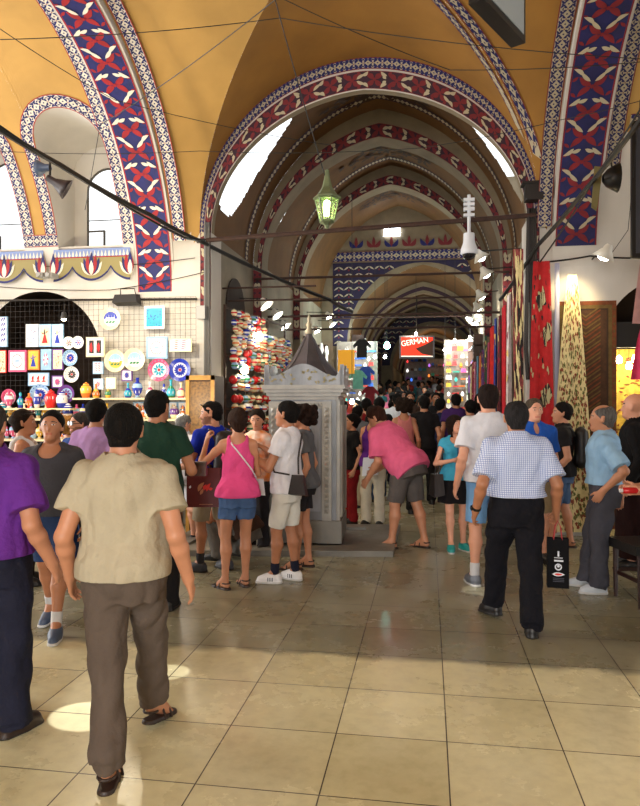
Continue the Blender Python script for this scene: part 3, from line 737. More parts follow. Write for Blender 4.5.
# left wall of the cross street (facing us) with the shop arch, frieze panels
mb=MB(); wall_cols(mb,XL,0.0,0,ZSILL,0.0,[(-2.42,.95,0,2.35,3.32)]); struct(mb.build('wall_left_front',[M_cream]))
mb=MB(); wall_cols(mb,-1.0,-0.0,ZSILL,ZN0+.5,0.004,[]); struct(mb.build('wall_pier',[M_cream]))
mb=MB(); wall_cols(mb,2*HW,5.4,3.4,ZN0+.5,0.004,[]); struct(mb.build('wall_pier',[M_cream]))
M_dark=mat('dark_shop_interior',rgb(48,34,28),.9,noise=.3,nscale=4)
M_wood=mat('dark_wood',rgb(66,40,24),.6,noise=.35,nscale=3,stretch=(8,1,1))
mb=MB(); mb.add([(-3.37,0.01,0),(-3.37,1.3,0),(-1.47,1.3,0),(-1.47,0.01,0),(-3.37,0.01,3.4),(-3.37,1.3,3.4),(-1.47,1.3,3.4),(-1.47,0.01,3.4)],[(1,2,6,5),(0,1,5,4),(2,3,7,6),(4,5,6,7)]); struct(mb.build('wall_shop_niche',[M_dark]))
# frieze panels with tulip palmettes
def frieze(x0,x1,z1,h,y=-.06,n=3):
    mb=MB(); F=lambda u,v,w_:(x0+u,y-w_,z1-h+v); L=x1-x0
    mb.add([F(0,h*.72,0),F(L,h*.72,0),F(L,h,0),F(0,h,0)],[(0,1,2,3)],3)          # pale blue lace strip
    k=24; top=[(L*i/k,h*.72) for i in range(k+1)]; 
    bot=[(L*i/k, h*.72-h*(.30+.42*abs(math.cos(pi*n*i/k))**.7)) for i in range(k+1)]
    for i in range(k): mb.add([F(bot[i][0],bot[i][1],0),F(bot[i+1][0],bot[i+1][1],0),F(top[i+1][0],top[i+1][1],0),F(top[i][0],top[i][1],0)],[(0,1,2,3)],4)
    for i in range(k): 
        a,b=bot[i],bot[i+1]; mb.add([F(a[0],a[1]-.02,.003),F(b[0],b[1]-.02,.003),F(b[0],b[1]+.012,.003),F(a[0],a[1]+.012,.003)],[(0,1,2,3)],0)
    for j in range(-1,n+1):
        c=(j+1)*L/n
        if c<.02 or c>L+.01: 
            if c<-.01 or c>L+.01: continue
        for q,(du,dv,m_) in enumerate(((-.16,.20,2),(.16,.20,2),(-.12,.26,0),(.12,.26,0),(-.06,.30,1),(.06,.30,1),(0,.34,0),(0,.22,2))):
            u1=min(L,max(0,c+du)); put(mb,F,leaf((min(L,max(0,c)),h*.12),(u1,h*.12+dv),.07,(.02 if du<0 else -.02)*(du!=0)),m_,.004+.001*q)
    for i in range(int(L/.055)):
        u=.027+i*.055; put(mb,F,[(u-.018,h*.78),(u,h*.74),(u+.018,h*.78),(u,h*.95)],2,.003)
    mb.add([F(0,h*.71,.003),F(L,h*.71,.003),F(L,h*.745,.003),F(0,h*.745,.003)],[(0,1,2,3)],1)
    trim(mb,[M_navy,M_red,M_white,M_lblue,M_olive])
for a,b in ((-2.17,-1.0),(-3.55,-2.33),(-5.0,-3.7)): frieze(a,b,3.90,.44,n=2)
# right wall of the cross street
mb=MB(); wall_cols(mb,2*HW,XR,0,ZC+.05,0.0,[(6.25,.88,0,2.5,3.3)]); struct(mb.build('wall_right_front',[M_cream]))
mb=MB(); mb.add([(5.37,0.01,0),(5.37,2.2,0),(7.13,2.2,0),(7.13,0.01,0),(5.37,0.01,3.5),(5.37,2.2,3.5),(7.13,2.2,3.5),(7.13,0.01,3.5)],[(1,2,6,5),(0,1,5,4),(2,3,7,6),(4,5,6,7)]); struct(mb.build('wall_shop_niche',[M_dark]))
# near side walls of the crossing and the near street (behind and beside the camera)
mb=MB(); wall_cols(mb,XL,0,0,ZC,YN,[]); wall_cols(mb,2*HW,XR,0,ZC,YN,[]); struct(mb.build('wall_near',[M_cream]))
for x in (0,2*HW):
    mb=MB(); mb.add([(x,YN,0),(x,-17,0),(x,-17,ZN0),(x,YN,ZN0)],[(0,1,2,3)]); struct(mb.build('wall_near_street',[M_cream]))
mb=MB(); mb.grid([[(HW*(1-math.cos(pi*i/30)),YN-j*1.12,zn(HW*(1-math.cos(pi*i/30)))) for j in range(11)] for i in range(31)]); struct(mb.build('ceiling',[M_gold],smooth=True))
for x0,x1 in ((-1.2,0.3),(2*HW-.3,5.6)):
    mb=MB(); wall_cols(mb,x0,x1,0,ZN0+1,YN-.01,[]); struct(mb.build('wall_pier',[M_cream]))
# ---------------------------------------------------------------- the street beyond: arches, bays, end walls
def prof(cx,hw,z0,h,k=.16):
    def f(a): return (cx-hw*math.cos(a), z0+h*((1-k)*math.sin(a)+k*(1-abs(math.cos(a)))))
    return f
def ring(y,po,pi_,n=48,mi=0,mb=None,layers=None):
    """flat face between two profiles at y (facing the viewer)"""
    mb=mb or MB(); ls=layers or [(0,1,mi)]
    for (a,b,m_) in ls:
        P=[]
        for i in range(n+1):
            t=pi*i/n; o,q=po(t),pi_(t); P.append([(o[0]+(q[0]-o[0])*s,y,o[1]+(q[1]-o[1])*s) for s in (a,b)])
        mb.grid(P,m_)
    return mb
def sweep(y0,y1,f0,f1=None,n=48,m=1,mi=0,mb=None,skip=None):
    mb=mb or MB(); f1=f1 or f0; P=[[ (f0(pi*i/n)[0]+(f1(pi*i/n)[0]-f0(pi*i/n)[0])*j/m, y0+(y1-y0)*j/m, f0(pi*i/n)[1]+(f1(pi*i/n)[1]-f0(pi*i/n)[1])*j/m) for j in range(m+1)] for i in range(n+1)]
    if skip is None: return mb.grid(P,mi)
    vs=[p for r in P for p in r]; nj=m+1; fs=[]
    for i in range(n):
        for j in range(m):
            a=pi*(i+.5)/n; y=y0+(y1-y0)*(j+.5)/m
            if skip(a,y): continue
            fs.append((i*nj+j,(i+1)*nj+j,(i+1)*nj+j+1,i*nj+j+1))
    return mb.add(vs,fs,mi)
def faceF(y,po,pi_,n=400):
    """map (u=arc length, v=across) onto the ring between two profiles"""
    A=[po(pi*i/n) for i in range(n+1)]; B=[pi_(pi*i/n) for i in range(n+1)]; Ls=[0]
    for i in range(n): Ls.append(Ls[-1]+math.dist(A[i],A[i+1]))
    def F(u,v,w_):
        u=max(0,min(Ls[-1]-1e-6,u)); i=min(n-1,int(np.searchsorted(Ls,u,side='right'))-1); t=(u-Ls[i])/(Ls[i+1]-Ls[i])
        a=(A[i][0]*(1-t)+A[i+1][0]*t,A[i][1]*(1-t)+A[i+1][1]*t); b=(B[i][0]*(1-t)+B[i+1][0]*t,B[i][1]*(1-t)+B[i+1][1]*t)
        return (a[0]+(b[0]-a[0])*v,y-w_,a[1]+(b[1]-a[1])*v)
    return F,Ls[-1]
def mixp(f,g,s): return lambda a:(f(a)[0]+(g(a)[0]-f(a)[0])*s,f(a)[1]+(g(a)[1]-f(a)[1])*s)
def unitF(F,Wd): return lambda u,v,w_:F(u,v/Wd,w_)
# arch 1 at the crossing
o1=prof(HW,HW,ZN0,HN,0); i1=prof(HW,HW-.17,ZN0,HN-.43,0.06)
ring(0.0,o1,i1); mb=ring(-.0,o1,i1); trim(mb,[M_cream])
F,L=faceF(-.01,o1,mixp(o1,i1,.36)); mb=MB(); border(mb,unitF(F,.13),L,.13,per=.13); trim(mb,[M_navy,PALD[1],PALD[2]])
F,L=faceF(-.01,mixp(o1,i1,.42),mixp(o1,i1,.97)); mb=MB(); big_band(mb,unitF(F,.26),L,.26,.30,edge=.010); trim(mb,PALD)
mb=sweep(0,.12,i1); trim(mb,[M_grey],True)
# dark red strip running down the left and right piers below arch 1
for x0 in (.0,2*HW-.17):
    mb=MB(); big_band(mb,lambda u,v,w_,x0=x0:(x0+.01+v,-.012-w_,3.0+u),1.07,.15,.26,edge=.008); trim(mb,PALD)
mb=MB(); mb.box((0,0,0),(.17,.45,ZN0)); struct(mb.build('wall_pier_left',[M_cream])); mb=MB(); mb.box((2*HW-.17,0,0),(2*HW,.45,ZN0)); struct(mb.build('wall_pier_right',[M_cream]))
bays=[(.13,2.95,4.2,2.72),(3.40,6.70,4.35,2.86),(7.15,11.0,4.5,3.0)]
ribs=[(2.95,4.2,2.72,2.22),(6.70,4.35,2.86,2.42)]
def med(y0,zf,L=.95,Wd=.42,cx=HW):      # floral medallion painted on the crown of a bay
    mb=MB(); R_=2.4
    F=lambda u,v,w_:(cx+u,y0+v,zf(u)-.012-w_)
    r=random.Random(int(y0*10))
    for k in range(90):
        a=r.uniform(0,2*pi); q=math.sqrt(r.uniform(0,1)); u,v=q*L*math.cos(a),q*Wd*math.sin(a); b=r.uniform(0,2*pi)
        put(mb,F,leaf((u,v),(u+.17*math.cos(b),v+.17*math.sin(b)),.07,.02,4),0,.002+.0004*k)
    trim(mb,[mat('paint_umber',rgb(62,40,26),.8)])
for bi,(y0,y1,z0,h) in enumerate(bays):
    f=prof(HW,HW,z0,h,.16)
    def skip(a,y,y0=y0,y1=y1):
        t=a if a<pi/2 else pi-a
        if y0<1: yc,hy,tc,ht=1.05,.80,.64,.46
        else: yc,hy,tc,ht=y0+.62,.45,.62,.30
        return ((y-yc)/hy)**2+((t-tc)/ht)**2<1
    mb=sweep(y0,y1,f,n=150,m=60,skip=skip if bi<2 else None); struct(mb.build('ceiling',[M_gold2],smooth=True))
    med((y0+y1)/2+.5,lambda u,f=f:f(math.acos(max(-1,min(1,-u/HW))))[1])
    # wall above the arch where the next bay is higher
for ri,(y,z0,h,hi_) in enumerate(ribs):
    o=prof(HW,HW,z0,h,.16); q=prof(HW,HW-.16,z0,hi_,.16)
    trim(ring(y,o,q),[M_grey]); trim(sweep(y,y+.45,q),[M_grey],True)
    F,L=faceF(y-.012,mixp(o,q,.52),mixp(o,q,1.0)); mb=MB(); big_band(mb,unitF(F,.22),L,.22,.34,edge=.012); trim(mb,PALD)
    # border on the vault in front of the rib
    def F2(u,v,w_,o=o,y=y,z0=z0,h=h):
        a=u; p=o(a); c=(HW,z0); d=(c[0]-p[0],c[1]-p[1]); l=math.hypot(*d); return (p[0]+d[0]/l*(.012+w_),y-.62+v,p[1]+d[1]/l*(.012+w_))
    mb=MB(); n=90
    for k in range(n):
        a0_,a1_=pi*k/n,pi*(k+1)/n
        mb.add([F2(a0_,0,0),F2(a1_,0,0),F2(a1_,.2,0),F2(a0_,.2,0)],[(0,1,2,3)],0); am=(a0_+a1_)/2
        mb.add([F2(a0_,.1,.004),F2(am,.03,.004),F2(a1_,.1,.004),F2(am,.17,.004)],[(0,1,2,3)],2)
    trim(mb,PALD)
    for sx in (0,1):
        mb=MB(); x=0 if sx==0 else 2*HW-.16; mb.box((x,y,0),(x+.16,y+.45,z0)); struct(mb.build('wall_pier',[M_grey]))
        mb=MB(); big_band(mb,lambda u,v,w_,x=x,y=y:(x+.005+v,y-.012-w_,3.2+u),z0-3.2,.15,.34,edge=.01); trim(mb,PALD)
# wall face above arch 1 closing to the higher bay is hidden from the crossing
mb=ring(.125,prof(HW,HW,4.2,2.72,.16),i1); trim(mb,[M_grey])
# side walls of the street
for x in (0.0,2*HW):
    mb=MB(); mb.add([(x,.45,0),(x,11,0),(x,11,4.5),(x,7.15,4.5),(x,6.7,4.35),(x,3.4,4.35),(x,2.95,4.2),(x,.45,4.2)],[tuple(range(8))]); struct(mb.build('wall_street',[mat('shaded_plaster',rgb(140,130,112),.85,noise=.25,nscale=1.8,bump=.15,bscale=7)]))  # cream plaster darkened, the dim street's shade put into the colour
# end wall at y=11 with lattice painting and arched opening
C2=3.0
def arch_hole_wall(y,x0,x1,z0,z1,cx,hw,zs,h,mats,k=.2,top=None):
    f=prof(cx,hw,zs,h,k); mb=MB(); n=40
    xs=[x0]+[f(pi*i/n)[0] for i in range(n+1)]+[x1]; lo=[z0]+[f(pi*i/n)[1] for i in range(n+1)]+[z0]
    for i in range(1,n+1): mb.add([(xs[i],y,lo[i]),(xs[i+1],y,lo[i+1]),(xs[i+1],y,z1),(xs[i],y,z1)],[(0,1,2,3)])
    mb.add([(x0,y,0),(xs[1],y,0),(xs[1],y,z1),(x0,y,z1)],[(0,1,2,3)]); mb.add([(xs[n+1],y,0),(x1,y,0),(x1,y,z1),(xs[n+1],y,z1)],[(0,1,2,3)])
    o=struct(mb.build('wall_end',mats)); return f
def lattice(y,x0,x1,z0,z1,fin,dx=.30,dz=.20):
    """white chevrons on dark ground, above the arch only"""
    mb=MB(); nx=int((x1-x0)/dx); nz=int((z1-z0)/dz)
    for j in range(nz):
        for i in range(nx):
            x=x0+dx*(i+.5); z=z0+dz*(j+.5)
            if not fin(x,z): continue
            for s in (-1,1):
                mb.add([(x+q[0],y-.004,z+q[1]) for q in leaf((0,dz*.25),(s*dx*.5,-dz*.25),dz*.24,0,3)],[tuple(range(6))],0)
            mb.add([(x-.03,y-.003,z-.05),(x,y-.003,z-.09),(x+.03,y-.003,z-.05),(x,y-.003,z-.01)],[(0,1,2,3)],1)
    trim(mb,[PALD[2],mat('paint_dark_red',rgb(110,26,34),.7)])
M_lat=mat('paint_night_blue',rgb(34,26,62),.75,noise=.3,nscale=5)
f=arch_hole_wall(11.0,-1,6.6,0,8.2,C2,2.15,3.55,2.2,[M_grey])
mb=MB(); wall_cols(mb,.35,5.2,3.4,5.86,10.985,[(C2,2.22,3.3,3.5,5.82)]); trim(mb,[M_lat])
lattice(10.98,.38,5.2,3.4,5.85,lambda x,z:(((x-C2)/2.32)**2+((z-3.5)/2.42)**2)>1.0 and .5<x<5.1)
mb=MB(); border(mb,lambda u,v,w_:(.3+u,10.975-w_,5.90+v),4.7,.28,per=.28); trim(mb,[M_navy,PALD[1],PALD[2]])
mb=MB()
for i in range(6):
    for s in (-1,1):
        mb.add([(1.05+i*.52+q[0],10.97,6.3+q[1]) for q in leaf((0,0),(s*.2,.22),.12,-s*.05,5)],[tuple(range(10))],i%2)
    mb.add([(1.05+i*.52+q[0],10.972,6.3+q[1]) for q in leaf((0,0),(0,.32),.10,0,5)],[tuple(range(10))],1)
trim(mb,[M_navy,PALD[1]])
mb=MB(); p=at_y(392,232,10.96); mb.box((p.x-.24,10.95,p.z-.12),(p.x+.24,10.97,p.z+.12)); SKY=mb
o=struct(mb.build('window_9',[mat('skylight_daylight',(1,1,1),.5,emit=(.8,.88,1.),estr=9)]))
ring(11.0,f,prof(C2,2.05,3.55,2.1,.2))
# second stretch of the street
def stretch(y0,y1,cx,hw,zs,h,nr,mm):
    L=y1-y0
    mb=sweep(y0,y1,prof(cx,hw,zs,h,.2)); struct(mb.build('ceiling',[mm],smooth=True))
    for x in (cx-hw,cx+hw):
        mb=MB(); mb.add([(x,y0,0),(x,y1,0),(x,y1,zs),(x,y0,zs)],[(0,1,2,3)]); struct(mb.build('wall_street_far',[M_grey]))
    for i in range(nr):
        y=y0+(i+1)*L/(nr+1)-.2; o=prof(cx,hw,zs,h,.2); q=prof(cx,hw-.22,zs,h-.36,.2)
        trim(ring(y,o,q,layers=[(0,.45,0),(.45,.8,1),(.8,1,0)]),[M_grey,PALD[0]]); trim(sweep(y,y+.4,q),[M_grey],True)
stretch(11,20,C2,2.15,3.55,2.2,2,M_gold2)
f=arch_hole_wall(20,.0,6.6,0,6.0,C2+.4,1.75,3.3,1.75,[M_grey])
mb=MB(); wall_cols(mb,C2-2.1,C2+2.1,3.3,5.3,19.985,[(C2+.4,1.85,3.2,3.3,5.15)]); trim(mb,[M_lat])
lattice(19.98,C2-2.1,C2+2.1,3.5,5.3,lambda x,z:(((x-C2-.4)/1.95)**2+((z-3.3)/1.95)**2)>1.0,.3,.22)
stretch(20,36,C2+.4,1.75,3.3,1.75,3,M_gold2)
mb=MB(); mb.box((C2-3,36,0),(C2+4,36.1,6)); struct(mb.build('wall_end',[M_grey]))
# ---------------------------------------------------------------- floor: worn marble slabs
def floormat():
    m=bpy.data.materials.new('marble_paving'); m.use_nodes=True; nt=m.node_tree; b=nt.nodes['Principled BSDF']; N=nt.nodes.new; Lk=nt.links.new
    tc=N('ShaderNodeTexCoord'); br=N('ShaderNodeTexBrick'); mp=N('ShaderNodeMapping'); Lk(tc.outputs['Object'],mp.inputs[0]); mp.inputs['Location'].default_value=(.12,.05,0); Lk(mp.outputs[0],br.inputs['Vector'])
    br.inputs['Scale'].default_value=1.0; br.offset=.0; br.inputs['Brick Width'].default_value=.56; br.inputs['Row Height'].default_value=.56; br.inputs['Mortar Size'].default_value=.0035; br.inputs['Mortar Smooth'].default_value=.1; br.inputs['Bias'].default_value=0
    br.inputs['Color1'].default_value=(*rgb(234,228,190),1); br.inputs['Color2'].default_value=(*rgb(216,208,168),1); br.inputs['Mortar'].default_value=(*rgb(84,76,66),1)
    n1=N('ShaderNodeTexNoise'); n1.inputs['Scale'].default_value=.8; n1.inputs['Detail'].default_value=8; n1.inputs['Roughness'].default_value=.7; Lk(tc.outputs['Object'],n1.inputs['Vector'])
    r1=N('ShaderNodeValToRGB'); Lk(n1.outputs[0],r1.inputs[0]); r1.color_ramp.elements[0].position=.36; r1.color_ramp.elements[0].color=(.74,.72,.68,1); r1.color_ramp.elements[1].position=.6; r1.color_ramp.elements[1].color=(1,1,1,1)
    mx=N('ShaderNodeMix'); mx.data_type='RGBA'; mx.blend_type='MULTIPLY'; mx.inputs[0].default_value=.8; Lk(br.outputs[0],mx.inputs[6]); Lk(r1.outputs[0],mx.inputs[7])
    # older grey marble beyond the kerb line, ragged edge
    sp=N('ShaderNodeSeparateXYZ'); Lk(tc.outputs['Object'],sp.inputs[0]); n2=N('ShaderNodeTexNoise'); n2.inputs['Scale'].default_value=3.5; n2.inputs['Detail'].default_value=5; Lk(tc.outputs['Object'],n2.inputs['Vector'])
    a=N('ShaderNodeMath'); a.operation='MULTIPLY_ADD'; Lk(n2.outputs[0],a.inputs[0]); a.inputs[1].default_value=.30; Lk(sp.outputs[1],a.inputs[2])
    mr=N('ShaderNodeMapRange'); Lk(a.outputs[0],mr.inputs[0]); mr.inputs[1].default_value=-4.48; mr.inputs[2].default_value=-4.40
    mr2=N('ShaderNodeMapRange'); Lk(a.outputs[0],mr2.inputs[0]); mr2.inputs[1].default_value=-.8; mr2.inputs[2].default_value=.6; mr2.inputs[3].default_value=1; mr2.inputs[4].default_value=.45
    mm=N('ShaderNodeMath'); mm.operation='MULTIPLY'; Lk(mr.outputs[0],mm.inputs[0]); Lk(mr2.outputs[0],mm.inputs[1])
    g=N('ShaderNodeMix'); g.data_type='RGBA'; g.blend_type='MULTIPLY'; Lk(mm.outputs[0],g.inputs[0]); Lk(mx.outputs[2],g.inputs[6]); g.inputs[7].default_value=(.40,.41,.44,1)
    # dark slab course
    n3=N('ShaderNodeTexNoise'); n3.inputs['Scale'].default_value=14; n3.inputs['Detail'].default_value=6; Lk(tc.outputs['Object'],n3.inputs['Vector'])
    r3=N('ShaderNodeValToRGB'); Lk(n3.outputs[0],r3.inputs[0]); r3.color_ramp.elements[0].position=.3; r3.color_ramp.elements[0].color=(.7,.68,.66,1); r3.color_ramp.elements[1].position=.55; r3.color_ramp.elements[1].color=(1,1,1,1)
    g2=N('ShaderNodeMix'); g2.data_type='RGBA'; g2.blend_type='MULTIPLY'; g2.inputs[0].default_value=.35; Lk(g.outputs[2],g2.inputs[6]); Lk(r3.outputs[0],g2.inputs[7])
    Lk(g2.outputs[2],b.inputs['Base Color'])
    rr=N('ShaderNodeMapRange'); Lk(n1.outputs[0],rr.inputs[0]); rr.inputs[1].default_value=.3; rr.inputs[2].default_value=.7; rr.inputs[3].default_value=.16; rr.inputs[4].default_value=.38; Lk(rr.outputs[0],b.inputs['Roughness'])
    bp=N('ShaderNodeBump'); bp.inputs['Strength'].default_value=.15; bp.inputs['Distance'].default_value=.02; Lk(n1.outputs[0],bp.inputs['Height']); Lk(bp.outputs[0],b.inputs['Normal'])
    return m
mb=MB(); ys=[-17,3,12,24,37]; 
for i in range(4): mb.add([(XL,ys[i],fz(ys[i])),(XR,ys[i],fz(ys[i])),(XR,ys[i+1],fz(ys[i+1])),(XL,ys[i+1],fz(ys[i+1]))],[(0,1,2,3)])
FLOORM=floormat(); struct(mb.build('floor',[FLOORM]))
def at_z(px,py,z):
    r=ray(px,py); k=(z-CZ)/r.z; return Vector((CX+r.x*k,CY+r.y*k,z))
# ---------------------------------------------------------------- marble fountain
M_marb=mat('grey_marble',rgb(128,130,136),.35,noise=.5,nscale=2.4,bump=.1,bscale=9,stretch=(2.2,2.2,.6))
M_marb2=mat('pale_marble',rgb(158,154,146),.4,noise=.2,nscale=6,bump=.15,bscale=14)
M_lead=mat('lead_roof',rgb(84,78,84),.5,noise=.3,nscale=5,metal=.3)
M_stone=mat('worn_stone',rgb(128,124,116),.5,noise=.3,nscale=3,bump=.2,bscale=12)
M_gilt=mat('gilt_carving',rgb(150,138,96),.5,noise=.5,nscale=22,bump=.5,bscale=30)
c=W(-.135,8.36); fz0=.07
fr=empty('marble_fountain',c,TH*.35,'old grey marble street fountain with carved pilasters and a pointed lead roof','fountain')
fr.scale=(.92,.92,1.035)
b=MB()
a,b2=W(-.33,7.9),W(.32,7.9)
b.box((-.50,-.50,fz0),(.47,.5,.32)); b.build('plinth',M_stone,fr)
b=MB(); b.box((-.44,-.44,.30),(.41,.44,1.70)); b.build('body',M_marb,fr)
b=MB(); b.box((-.33,-.452,.42),(.20,-.442,1.60)); b.build('front_panel',mat('veined_marble',rgb(146,150,160),.3,noise=.5,nscale=3.2,stretch=(2.6,1,.5)),fr)
for x0 in (-.46,.22,):
    b=MB(); b.box((x0,-.475,.32),(x0+.12,-.44,1.66)); 
    for i in range(20):
        z=.40+i*.06; b.add([(x0+.03,-.477,z),(x0+.09,-.477,z),(x0+.06,-.50,z+.035),(x0+.03,-.477,z+.05),(x0+.09,-.477,z+.05)],[(0,1,2),(0,2,3),(1,4,2),(3,2,4)])
    b.build('pilaster',M_marb2,fr)
for y0 in (-.44,-.20,.3):
    b=MB(); b.box((.40,y0,.32),(.445,y0+.10,1.68)); b.tube([(.45,y0+.05,.36),(.45,y0+.05,1.62)],.03,n=8); b.build('side_pilaster',M_marb2,fr)
b=MB(); b.box((-.36,-.46,1.58),(.24,-.445,1.66))
for i in range(13): b.lathe([(0,-.02),(.018,-.012),(.018,.012),(0,.02)],(-.33+i*.045,-.462,1.62),8)
b.build('carved_frieze',M_marb2,fr)
b=MB()
for (o,z0,z1) in ((.02,1.68,1.72),(.05,1.72,1.76),(.08,1.76,1.80),(.10,1.80,1.845)): b.box((-.46-o+.02,-.46-o+.02,z0),(.43+o-.02,.46+o-.02,z1))
b.build('cornice',M_marb2,fr)
def pediment(F,Lh,t,name='pediment'):
    b=MB(); n=24; bot=[(-Lh+2*Lh*i/n,0) for i in range(n+1)]
    def hgt(u):
        q=abs(u)/Lh
        return .10+.14*(.5+.5*math.cos(pi*min(1,q/.82))) if q<.84 else .10+.13*((q-.84)/.16)
    top=[(u,hgt(u)) for u,_ in bot]
    for i in range(n):
        q=[bot[i],bot[i+1],top[i+1],top[i]]; vs=[F(u,v,0) for u,v in q]+[F(u,v,t) for u,v in q]
        b.add(vs,[(0,1,2,3),(7,6,5,4),(3,2,6,7),(0,3,7,4),(1,5,6,2)])
    r=random.Random(3)
    for i in range(26):
        u=r.uniform(-.85,.85)*Lh; v=r.uniform(.02,max(.03,hgt(u)-.03)); a=r.uniform(0,6)
        b.add([F(x,y,-.008) for x,y in leaf((u,v),(u+.06*math.cos(a),v+.04*math.sin(a)),.025,.01,3)],[tuple(range(6))],1)
    return b.build(name,[M_marb,M_gilt],fr)
pediment(lambda u,v,w_:(-.015+u,-.50+w_,1.845+v),.50,.05); pediment(lambda u,v,w_:(.50-w_,u,1.845+v),.50,.05)
pediment(lambda u,v,w_:(-.50+w_,u,1.845+v),.50,.05); pediment(lambda u,v,w_:(-.015+u,.50-w_,1.845+v),.50,.05)
b=MB(); b.lathe([(.47,1.85),(.44,1.93),(.34,2.03),(.24,2.13),(.16,2.24),(.10,2.34),(.055,2.42),(.04,2.47)],(0,0,0),8)
for k in range(8):
    a=2*pi*k/8+.0; b.tube([(r_*1.01*math.cos(a),r_*1.01*math.sin(a),z) for r_,z in ((.44,1.93),(.34,2.03),(.24,2.13),(.16,2.24),(.10,2.34),(.055,2.42))],.010,n=5)
b.build('roof',M_lead,fr)
b=MB(); b.lathe([(.045,2.46),(.06,2.49),(.025,2.53),(.045,2.57),(.015,2.61),(.028,2.64),(.008,2.69),(0,2.72)],(0,0,0),12); b.build('finial',mat('brass_finial',rgb(150,140,120),.4,metal=.6),fr,smooth=True)
# kerb platform around the fountain
p0,p1,p2=ground(152,556),ground(393,557),ground(400,529)
b=MB(); d=(p2-p1); p3=p0+d
inn=[p0+(p1-p0)*.10+d*.18,p0+(p1-p0)*.84+d*.18,p0+(p1-p0)*.84+d*.85,p0+(p1-p0)*.10+d*.85]
O=[p0,p1,p2,p3]; V=[]; 
for z in (0,.065): V+=[(q.x,q.y,z) for q in O]
for z in (.065,.03): V+=[(q.x,q.y,z) for q in inn]
F_=[(i,(i+1)%4,4+(i+1)%4,4+i) for i in range(4)]+[(4+i,4+(i+1)%4,8+(i+1)%4,8+i) for i in range(4)]+[(8+i,8+(i+1)%4,12+(i+1)%4,12+i) for i in range(4)]+[(12,13,14,15)]
b.add(V,F_); b.build('stone_kerb',[M_stone],label='low worn marble kerb step around the foot of the fountain',cat='step')
# ---------------------------------------------------------------- left pottery stall
YG=-.16; PXM=9.75/FPX
C_=lambda *a: mat('glaze_%02x%02x%02x'%a,rgb(*a),.25,noise=.15,nscale=18,spec=.6)
GW=C_(236,236,240); GB=C_(28,52,170); GT=C_(30,160,190); GR=C_(206,30,34); GY=C_(236,190,70); GP=C_(206,84,130); GG=C_(40,130,80); GO=C_(226,120,50); GV=C_(110,70,150); GC=C_(244,230,190); GL=C_(150,190,230); GN=C_(40,30,30)
def plate(px,py,r,label,rim,mid,cen,scene=None,dots=None,name='ceramic_plate',y=YG):
    p=at_y(px,py,y); R_=r*PXM; o=empty(name,(p.x,p.y,p.z),0,label,'plate','plates hung on the wire grid')
    b=MB(); b.lathe([(0,.0),(R_*.5,.0),(R_,.028),(R_,.034),(R_*.68,.012)],(0,-.004,0),26,axis='y',mi=0)
    b.build('rim',[rim],o,smooth=False)
    b=MB(); b.lathe([(R_*.70,.0125),(R_*.66,.012),(0,.010)],(0,-.0,0),26,axis='y',mi=0); b.M=None
    F=lambda u,v,w_:(u,-.016-w_,v)
    if scene:
        pts=[(R_*.64*math.cos(a),R_*.64*math.sin(a)) for a in np.linspace(0,pi,14)]; b.add([F(u,v,0) for u,v in pts],[tuple(range(len(pts)))[::-1]],1)
        for i,u in enumerate((-.4,-.15,.12,.38)):
            b.add([F(R_*(u-.03),-.1*R_,.002),F(R_*(u+.03),-.1*R_,.002),F(R_*u,R_*(.32+.1*(i%2)),.002)],[(0,1,2)],2); b.lathe([(0,0),(R_*.14,.0),(R_*.12,.01),(0,.012)],(R_*u*.8,-.016,0),8,axis='y',mi=2)
        for u in (-.3,0,.3): b.add([F(x,y_,.006) for x,y_ in leaf((R_*(u-.15),-R_*.35),(R_*(u+.15),-R_*.22),R_*.18,0,3)],[tuple(range(6))],3)
    if dots:
        for k in range(dots):
            a=2*pi*k/dots
            b.add([F(x,y_,.004) for x,y_ in leaf((R_*.14*math.cos(a),R_*.14*math.sin(a)),(R_*.58*math.cos(a),R_*.58*math.sin(a)),R_*.20,R_*.04,3)],[tuple(range(6))],1)
        b.lathe([(0,.002),(R_*.12,.002)],(0,-.018,0),8,axis='y',mi=2)
    b.build('painted_center',[mid,cen,GW if scene else GR,GG],o)
    b=MB(); n=16
    for k in range(n):
        a=2*pi*k/n; u,v=R_*.84*math.cos(a),R_*.84*math.sin(a); b.add([(u+q[0],-.030,v+q[1]) for q in leaf((-R_*.06,0),(R_*.06,0),R_*.12,0,3)],[tuple(range(6))])
    b.build('rim_flowers',[cen if not scene else GC],o)
    return o
